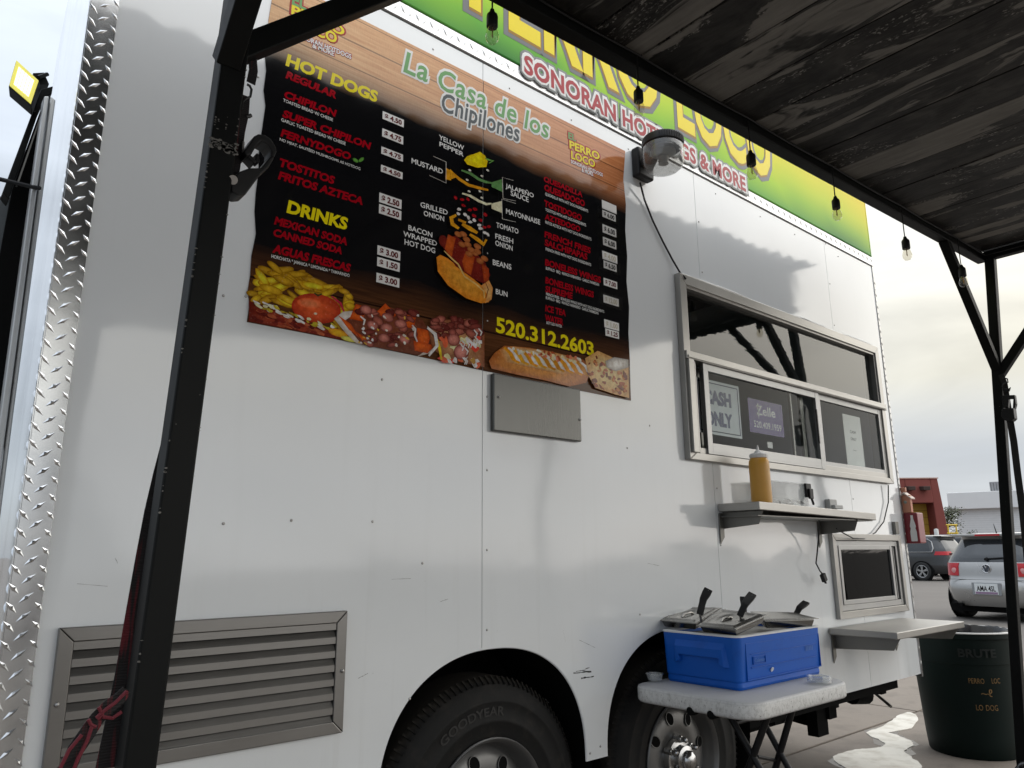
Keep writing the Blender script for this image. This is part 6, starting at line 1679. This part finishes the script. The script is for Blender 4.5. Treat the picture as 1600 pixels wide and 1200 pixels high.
mb = MB(); mb.bar(H.P((0.135, -0.02, 1.03)), H.P((0.15, -0.42, 1.055)), 0.02, 0.016); mb.tube([H.P((0.10, 0.0, 1.015)), H.P((0.15, 0.0, 1.03))], 0.025, 8); build('wiper', mb, PLASTIC, hatch)
mb = MB(); mb.tube([H.P((0.62, 0.0, 1.45)), H.P((0.55, 0.0, 1.62))], [0.012, 0.004], 6); build('aerial', mb, PLASTIC, hatch)
mb = MB(); hbox(0.25, 3.7, -0.76, 0.76, 0.14, 0.26); mb.tube([H.P((0.3, 0.5, 0.26)), H.P((0.08, 0.5, 0.25))], 0.03, 10); build('underbody', mb, DARK, hatch)
mb = MB(); hbox(0.068, 0.08, -0.86, 0.86, 0.676, 0.682); build('bumper_seam', mb, DARK, hatch)

# grey minivan, left side and tail towards the camera
w0 = PZ(1443, 907.5, 0.0)
VH = 82
VM0 = Matrix.Rotation(R(VH), 4, 'Z')
rear_wheel = V((1.05, 1.0, 0))
off = w0 - VM0 @ rear_wheel
VMx = Matrix.Translation(off) @ VM0
van = thing('minivan', 'dark grey minivan with chrome window line parked across the lot', 'car', w0)
Vn = Car(van, VMx, [(0.26, 0.15, 5.0, 0.90, 5), (0.38, 0.05, 5.1, 0.97, 5), (0.55, 0.0, 5.17, 1.0, 5), (0.80, 0.05, 5.12, 1.0, 5), (0.98, 0.09, 4.7, 0.99, 5), (1.08, 0.12, 4.05, 0.95, 5), (1.20, 0.16, 3.9, 0.92, 5), (1.58, 0.40, 3.2, 0.80, 5), (1.66, 0.36, 3.0, 0.77, 5), (1.72, 0.42, 2.8, 0.72, 5), (1.76, 0.8, 2.4, 0.55, 4)])
GREY = carpaint('grey_van_paint', (0.040, 0.041, 0.043), 0.4)
def vglass(c, a):
    if not 1.12 < c.z < 1.58: return False
    if c.x < Vn.at(c.z)[1] + 0.12: return abs(c.y) < Vn.at(c.z)[3] - 0.10
    return c.x > 0.72 and not (1.95 < c.x < 2.05)
Vn.body(GREY, vglass)
for sg in (1, -1):
    Vn.patch('tail_lamp', REDLAMP, pi - sg * 0.45, pi - sg * 0.86, 0.98, 1.12, 0.012)
    for x in (1.05, 4.05): Vn.wheel(x, sg * 1.014, 0.36, 0.23, 5); Vn.arch(x, sg * 1.003, 0.42)
mb = MB()
pts = []
for k in range(40):                              # bright strip round the side glass
    t = k / 39
    pts.append(Vn.P((0.60 + 2.9 * t, Vn.at(1.10)[3] + 0.012, 1.10)))
mb.tube(pts, 0.02, 5)
mb.tube([Vn.P((0.60, Vn.at(1.10)[3] + 0.012, 1.10)), Vn.P((0.56, Vn.at(1.25)[3] + 0.012, 1.25)), Vn.P((0.64, Vn.at(1.5)[3] + 0.012, 1.5)), Vn.P((0.80, Vn.at(1.60)[3] + 0.012, 1.60)), Vn.P((1.4, Vn.at(1.62)[3] + 0.012, 1.62)), Vn.P((2.9, Vn.at(1.62)[3] + 0.012, 1.62))], 0.022, 5)
build('bright_strip', mb, ALLOY, van, smooth=True)
mb = MB(); xr = Vn.at(1.02)[1]
def vbox(x0, x1, y0, y1, z0, z1):
    P_ = [Vn.P((x, y, z)) for x in (x0, x1) for y in (y0, y1) for z in (z0, z1)]
    mb.add(P_, [(0, 1, 3, 2), (4, 6, 7, 5), (0, 4, 5, 1), (2, 3, 7, 6), (0, 2, 6, 4), (1, 5, 7, 3)])
vbox(xr - 0.02, xr + 0.05, -0.6, 0.6, 1.0, 1.05); build('tail_strip', mb, DARK, van, bevel=0.005)
mb = MB(); vbox(0.3, 0.62, -0.7, 0.7, 1.68, 1.72); build('roof_spoiler', mb, GREY, van, bevel=0.01)

# dark estate car behind the minivan
dx = PZ(1497, 868 + 27, 0.0)
dl = V((w0.x + 5.0, w0.y + 0.2, 0)); 
d_off = CAM + (ray(1500, 870) / ray(1500, 870).dot(RZ)) * 34.0; d_off.z = 0
dark = thing('estate_car', 'black car with pale roof rails half hidden behind the grey minivan', 'car', d_off)
DM = Matrix.Translation(d_off) @ Matrix.Rotation(R(88), 4, 'Z') @ Matrix.Translation((-2.0, 0, 0))
D = Car(dark, DM, [(0.3, 0.1, 4.6, 0.88, 5), (0.55, 0.0, 4.7, 0.93, 5), (0.95, 0.08, 4.5, 0.93, 5), (1.10, 0.12, 3.9, 0.9, 5), (1.22, 0.2, 3.6, 0.86, 5), (1.66, 0.5, 3.0, 0.74, 5), (1.74, 0.5, 2.9, 0.7, 5), (1.80, 0.9, 2.4, 0.5, 4)])
D.body(carpaint('black_car_paint', (0.012, 0.012, 0.013), 0.2), lambda c, a: 1.16 < c.z < 1.64 and not (1.6 < c.x < 1.7) and not (3.0 < c.x < 3.05))
for sg in (1, -1):
    for x in (0.95, 3.7): D.wheel(x, sg * 0.943, 0.36); D.arch(x, sg * 0.934)
mb = MB()
for sg in (1, -1): mb.tube([D.P((0.7, sg * 0.66, 1.80)), D.P((1.2, sg * 0.66, 1.84)), D.P((2.6, sg * 0.66, 1.84)), D.P((3.0, sg * 0.64, 1.78))], 0.022, 6)
build('roof_rail', mb, ALLOY, dark, smooth=True)
flush_text()
bpy.data.collections.remove(tmpcol)

# ------------------------------------------------------------------ buildings and trees across the lot
def far(u, v, dist):
    r = ray(u, v); return CAM + r * dist          # dist = depth along the view
DR = 56.0
rb0 = far(1484, 852, DR); rb_top = far(1473.5, 748, DR).z
yaw = R(140)                                       # direction the red wall runs, away to the left of the photo
wdir = V((math.cos(yaw), math.sin(yaw), 0)); ndir = V((wdir.y, -wdir.x, 0))
if ndir.dot(CAM - rb0) < 0: ndir = -ndir
red = thing('red_building', 'rust red stucco building with a recessed yellow door', 'building', (rb0.x, rb0.y, 0))
RED = plain('rust_red_stucco', (0.19, 0.045, 0.036), 0.85, 0, 0.12, 2, 0.4)
def RP(s, h, o=0.0): return V((rb0.x, rb0.y, 0)) + wdir * s + ndir * o + V((0, 0, h))
def s_of(u, v):                                   # distance along the red wall seen at picture point
    r = ray(u, v); n_ = ndir; t = (V((rb0.x, rb0.y, 0)) - CAM).dot(n_) / r.dot(n_); P = CAM + r * t
    return (P - V((rb0.x, rb0.y, 0))).dot(wdir), P.z
zt_r = s_of(1474, 748)[1]; sd1, zd = s_of(1449, 786); sd0, _ = s_of(1416, 785); sdr, _ = s_of(1456, 786)
print('red', rb0, zt_r, 'door', sd0, sd1, sdr, zd)
mb = MB()
batter = 0.035
def wallpiece(s0, s1, h0, h1, thick=0.5):
    a = [RP(s0, h0, 0.4 - h0 * 0), RP(s1, h0, 0.4), RP(s1, h1, 0.4 - (h1 - h0) * batter), RP(s0, h1, 0.4 - (h1 - h0) * batter)]
    b = [p - ndir * thick for p in a]; mb.hexa(b, a)
sR, sL = 0.0, 16.0
mb.hexa([RP(0.0, 0, -9), RP(sdr, 0, -9), RP(sdr, zt_r, -9), RP(0.35, zt_r, -9)], [RP(0.0, 0, 0.4), RP(sdr, 0, 0.4), RP(sdr, zt_r, 0.15), RP(0.35, zt_r, 0.15)])
mb.hexa([RP(sd0 + 0.01, 0, -9), RP(sL, 0, -9), RP(sL, zt_r, -9), RP(sd0 + 0.01, zt_r, -9)], [RP(sd0 + 0.01, 0, 0.4), RP(sL, 0, 0.4), RP(sL, zt_r, 0.15), RP(sd0 + 0.01, zt_r, 0.15)])
mb.hexa([RP(sdr, zd, -9), RP(sd0 + 0.01, zd, -9), RP(sd0 + 0.01, zt_r, -9), RP(sdr, zt_r, -9)], [RP(sdr, zd, 0.30), RP(sd0 + 0.01, zd, 0.30), RP(sd0 + 0.01, zt_r, 0.15), RP(sdr, zt_r, 0.15)])
build('wall', mb, RED, red, bevel=0.05)
mb = MB()
for h in range(9):
    z0 = zd / 9 * h; mb.hexa([RP(sdr, z0 + 0.01, -0.9), RP(sd0, z0 + 0.01, -0.9), RP(sd0, z0 + zd / 9 - 0.01, -0.9), RP(sdr, z0 + zd / 9 - 0.01, -0.9)], [RP(sdr, z0 + 0.01, -0.8), RP(sd0, z0 + 0.01, -0.8), RP(sd0, z0 + zd / 9 - 0.01, -0.82), RP(sdr, z0 + zd / 9 - 0.01, -0.82)])
build('door', mb, plain('yellow_door_paint', (0.42, 0.25, 0.03), 0.6), red)
for u in (1440, 1417, 1394):
    s_, h_ = s_of(u, 763); mb = MB(); mb.bar(RP(s_, h_, 0.0), RP(s_, h_ - 0.05, 0.75), 0.55, 0.30); build('roof_spout', mb, plain('dark_spout', (0.05, 0.03, 0.025), 0.8) if u == 1440 else bpy.data.materials['dark_spout'], red, bevel=0.03)
mb = MB(); mb.hexa([RP(0.3, zt_r + 0.002, -9), RP(sL, zt_r + 0.002, -9), RP(sL, zt_r + 0.08, -9), RP(0.3, zt_r + 0.08, -9)], [RP(0.3, zt_r + 0.002, 0.2), RP(sL, zt_r + 0.002, 0.2), RP(sL, zt_r + 0.08, 0.2), RP(0.3, zt_r + 0.08, 0.2)]); build('coping', mb, plain('pale_coping', (0.5, 0.3, 0.25), 0.7), red)

DW = 70.0
wb0 = far(1481, 850, DW)
wd = V((math.cos(R(-75)), math.sin(R(-75)), 0)); wnv = V((-wd.y, wd.x, 0))
if wnv.dot(CAM - wb0) < 0: wnv = -wnv
wb = thing('white_building', 'long low white painted block building with a flat roof', 'building', (wb0.x, wb0.y, 0))
WBM = m_brick('white_block_wall', (0.80, 0.80, 0.79), (0.5, 0.5, 0.5))
def WP(s, h, o=0.0): return V((wb0.x, wb0.y, 0)) + wd * s + wnv * o + V((0, 0, h))
def w_of(u, v):
    r = ray(u, v); t = (V((wb0.x, wb0.y, 0)) - CAM).dot(wnv) / r.dot(wnv); P = CAM + r * t; return (P - V((wb0.x, wb0.y, 0))).dot(wd), P.z
s1_, zt_w = w_of(1500, 770); s2_, zf = w_of(1500, 796)
mb = MB(); s0_ = w_of(1494, 800)[0]
mb.hexa([WP(s0_, 0, -12), WP(30, 0, -12), WP(30, zf, -12), WP(s0_, zf, -12)], [WP(s0_, 0, 0), WP(30, 0, 0), WP(30, zf, 0), WP(s0_, zf, 0)]); build('wall', mb, WBM, wb)
mb = MB()
bh = 0.2
for r_ in range(1, int(zf / bh) + 1):
    z = r_ * bh
    if z < 1.6: continue
    mb.hexa([WP(s0_, z - 0.012, 0.001), WP(30, z - 0.012, 0.001), WP(30, z, 0.001), WP(s0_, z, 0.001)], [WP(s0_, z - 0.012, 0.006), WP(30, z - 0.012, 0.006), WP(30, z, 0.006), WP(s0_, z, 0.006)])
build('block_joints', mb, plain('grey_joint', (0.52, 0.52, 0.51), 0.9), wb, kind='stuff')
mb = MB(); mb.hexa([WP(w_of(1481, 780)[0], zf, -12), WP(30, zf, -12), WP(30, zt_w, -12), WP(w_of(1481, 780)[0], zt_w, -12)], [WP(w_of(1481, 780)[0], zf, 0.5), WP(30, zf, 0.5), WP(30, zt_w, 0.5), WP(w_of(1481, 780)[0], zt_w, 0.5)]); build('parapet', mb, plain('white_parapet', (0.80, 0.80, 0.79), 0.8, 0, 0.05, 1), wb, bevel=0.04)
mb = MB(); sA, zA = w_of(1546, 765); sB, zB = w_of(1580, 754); mb.hexa([WP(sA, zt_w, -4), WP(sB, zt_w, -4), WP(sB, zt_w + 1.0, -4), WP(sA, zt_w + 1.0, -4)], [WP(sA, zt_w, -1.5), WP(sB, zt_w, -1.5), WP(sB, zt_w + 1.0, -1.5), WP(sA, zt_w + 1.0, -1.5)]); build('roof_unit', mb, plain('grey_roof_unit', (0.30, 0.30, 0.31), 0.6, 0.3), wb, bevel=0.05)
mb = MB()
for k in range(8):
    t = (k + 0.5) / 8; s_ = sA + (sB - sA) * t; mb.bar(WP(s_, zt_w + 0.1, -1.495), WP(s_, zt_w + 0.9, -1.495), 0.05, 0.04)
build('roof_unit_slats', mb, plain('dark_slats', (0.10, 0.10, 0.10), 0.6), wb)

def tree(name, label, base, height, crown_r, n, seed, squash=1.0):
    rnd = random.Random(seed); t = thing(name, label, 'tree', base)
    mb = MB(); pts = [base + V((rnd.uniform(-.1, .1) * k, rnd.uniform(-.1, .1) * k, height * 0.8 * k / 5)) for k in range(6)]
    mb.tube(pts, [0.14 - 0.02 * k for k in range(6)], 7)
    for k in range(9):
        a = pts[2 + k % 4]; e = V((rnd.uniform(-1, 1), rnd.uniform(-1, 1), rnd.uniform(0.3, 1))).normalized(); mb.tube([a, a + e * crown_r * 0.5, a + e * crown_r * 0.9 + V((0, 0, 0.2))], [0.05, 0.03, 0.012], 5)
    build('trunk', mb, plain('bark_brown', (0.10, 0.075, 0.055), 0.9) if 'bark_brown' not in bpy.data.materials else bpy.data.materials['bark_brown'], t, smooth=True)
    mb = MB(); clumps = [base + V((rnd.gauss(0, .5) * crown_r, rnd.gauss(0, .5) * crown_r, height * (0.45 + 0.5 * rnd.random()))) for _ in range(16)]
    for _ in range(n):
        c = rnd.choice(clumps); p = c + V((rnd.gauss(0, .2), rnd.gauss(0, .2), rnd.gauss(0, .17) * squash)) * crown_r
        e = V((rnd.uniform(-1, 1), rnd.uniform(-1, 1), rnd.uniform(-.6, .6))).normalized(); f = e.cross(V((rnd.uniform(-1, 1), rnd.uniform(-1, 1), 1))).normalized()
        L = rnd.uniform(0.06, 0.13); mb.add([p - e * L, p + f * L * .45, p + e * L, p - f * L * .45], [(0, 1, 2, 3)])
    build('crown', mb, LEAF, t, recalc=False, kind='stuff')
tb = far(1483, 862, 63.0); tb.z = 0
tree('leafy_tree', 'dark green tree rising between the red building and the white one', tb, 4.6, 1.3, 2600, 3)
yr = far(1492, 845, 50.0); yl = far(1484, 845, 50.0)
yt = thing('yellow_rack', 'small yellow painted pipe rack between the two buildings', 'rack', (yr.x, yr.y, 0))
YEL = plain('yellow_pipe_paint', (0.62, 0.42, 0.02), 0.5)
ztop = far(1488, 820, 50.0).z; v_ = (yr - yl).normalized()
for i, s_ in enumerate((0.0, 0.55)):
    mb = MB(); p = V((yl.x, yl.y, 0)) + V((v_.x, v_.y, 0)) * s_; mb.tube([p, p + V((0, 0, ztop))], 0.05, 8); build('upright', mb, YEL, yt, smooth=True)
for z in (ztop, ztop - 0.55, ztop - 1.1):
    mb = MB(); p = V((yl.x, yl.y, z)) + V((v_.x, v_.y, 0)) * -0.1; mb.tube([p, p + V((v_.x, v_.y, 0)) * 0.75], 0.05, 8); build('crossbar', mb, YEL, yt, smooth=True)
bol = far(1464, 838, 40.0); bz_ = far(1464, 826, 40.0).z
mb = MB(); mb.lathe([(0.0, bz_), (0.1, bz_ - 0.02), (0.11, bz_ - 0.1), (0.11, 0.0)], (bol.x, bol.y, 0), (0, 0, 1), 14); tag(build('bollard', mb, plain('white_bollard', (0.7, 0.7, 0.68), 0.6), smooth=True), 'short white post in front of the red building', 'bollard')
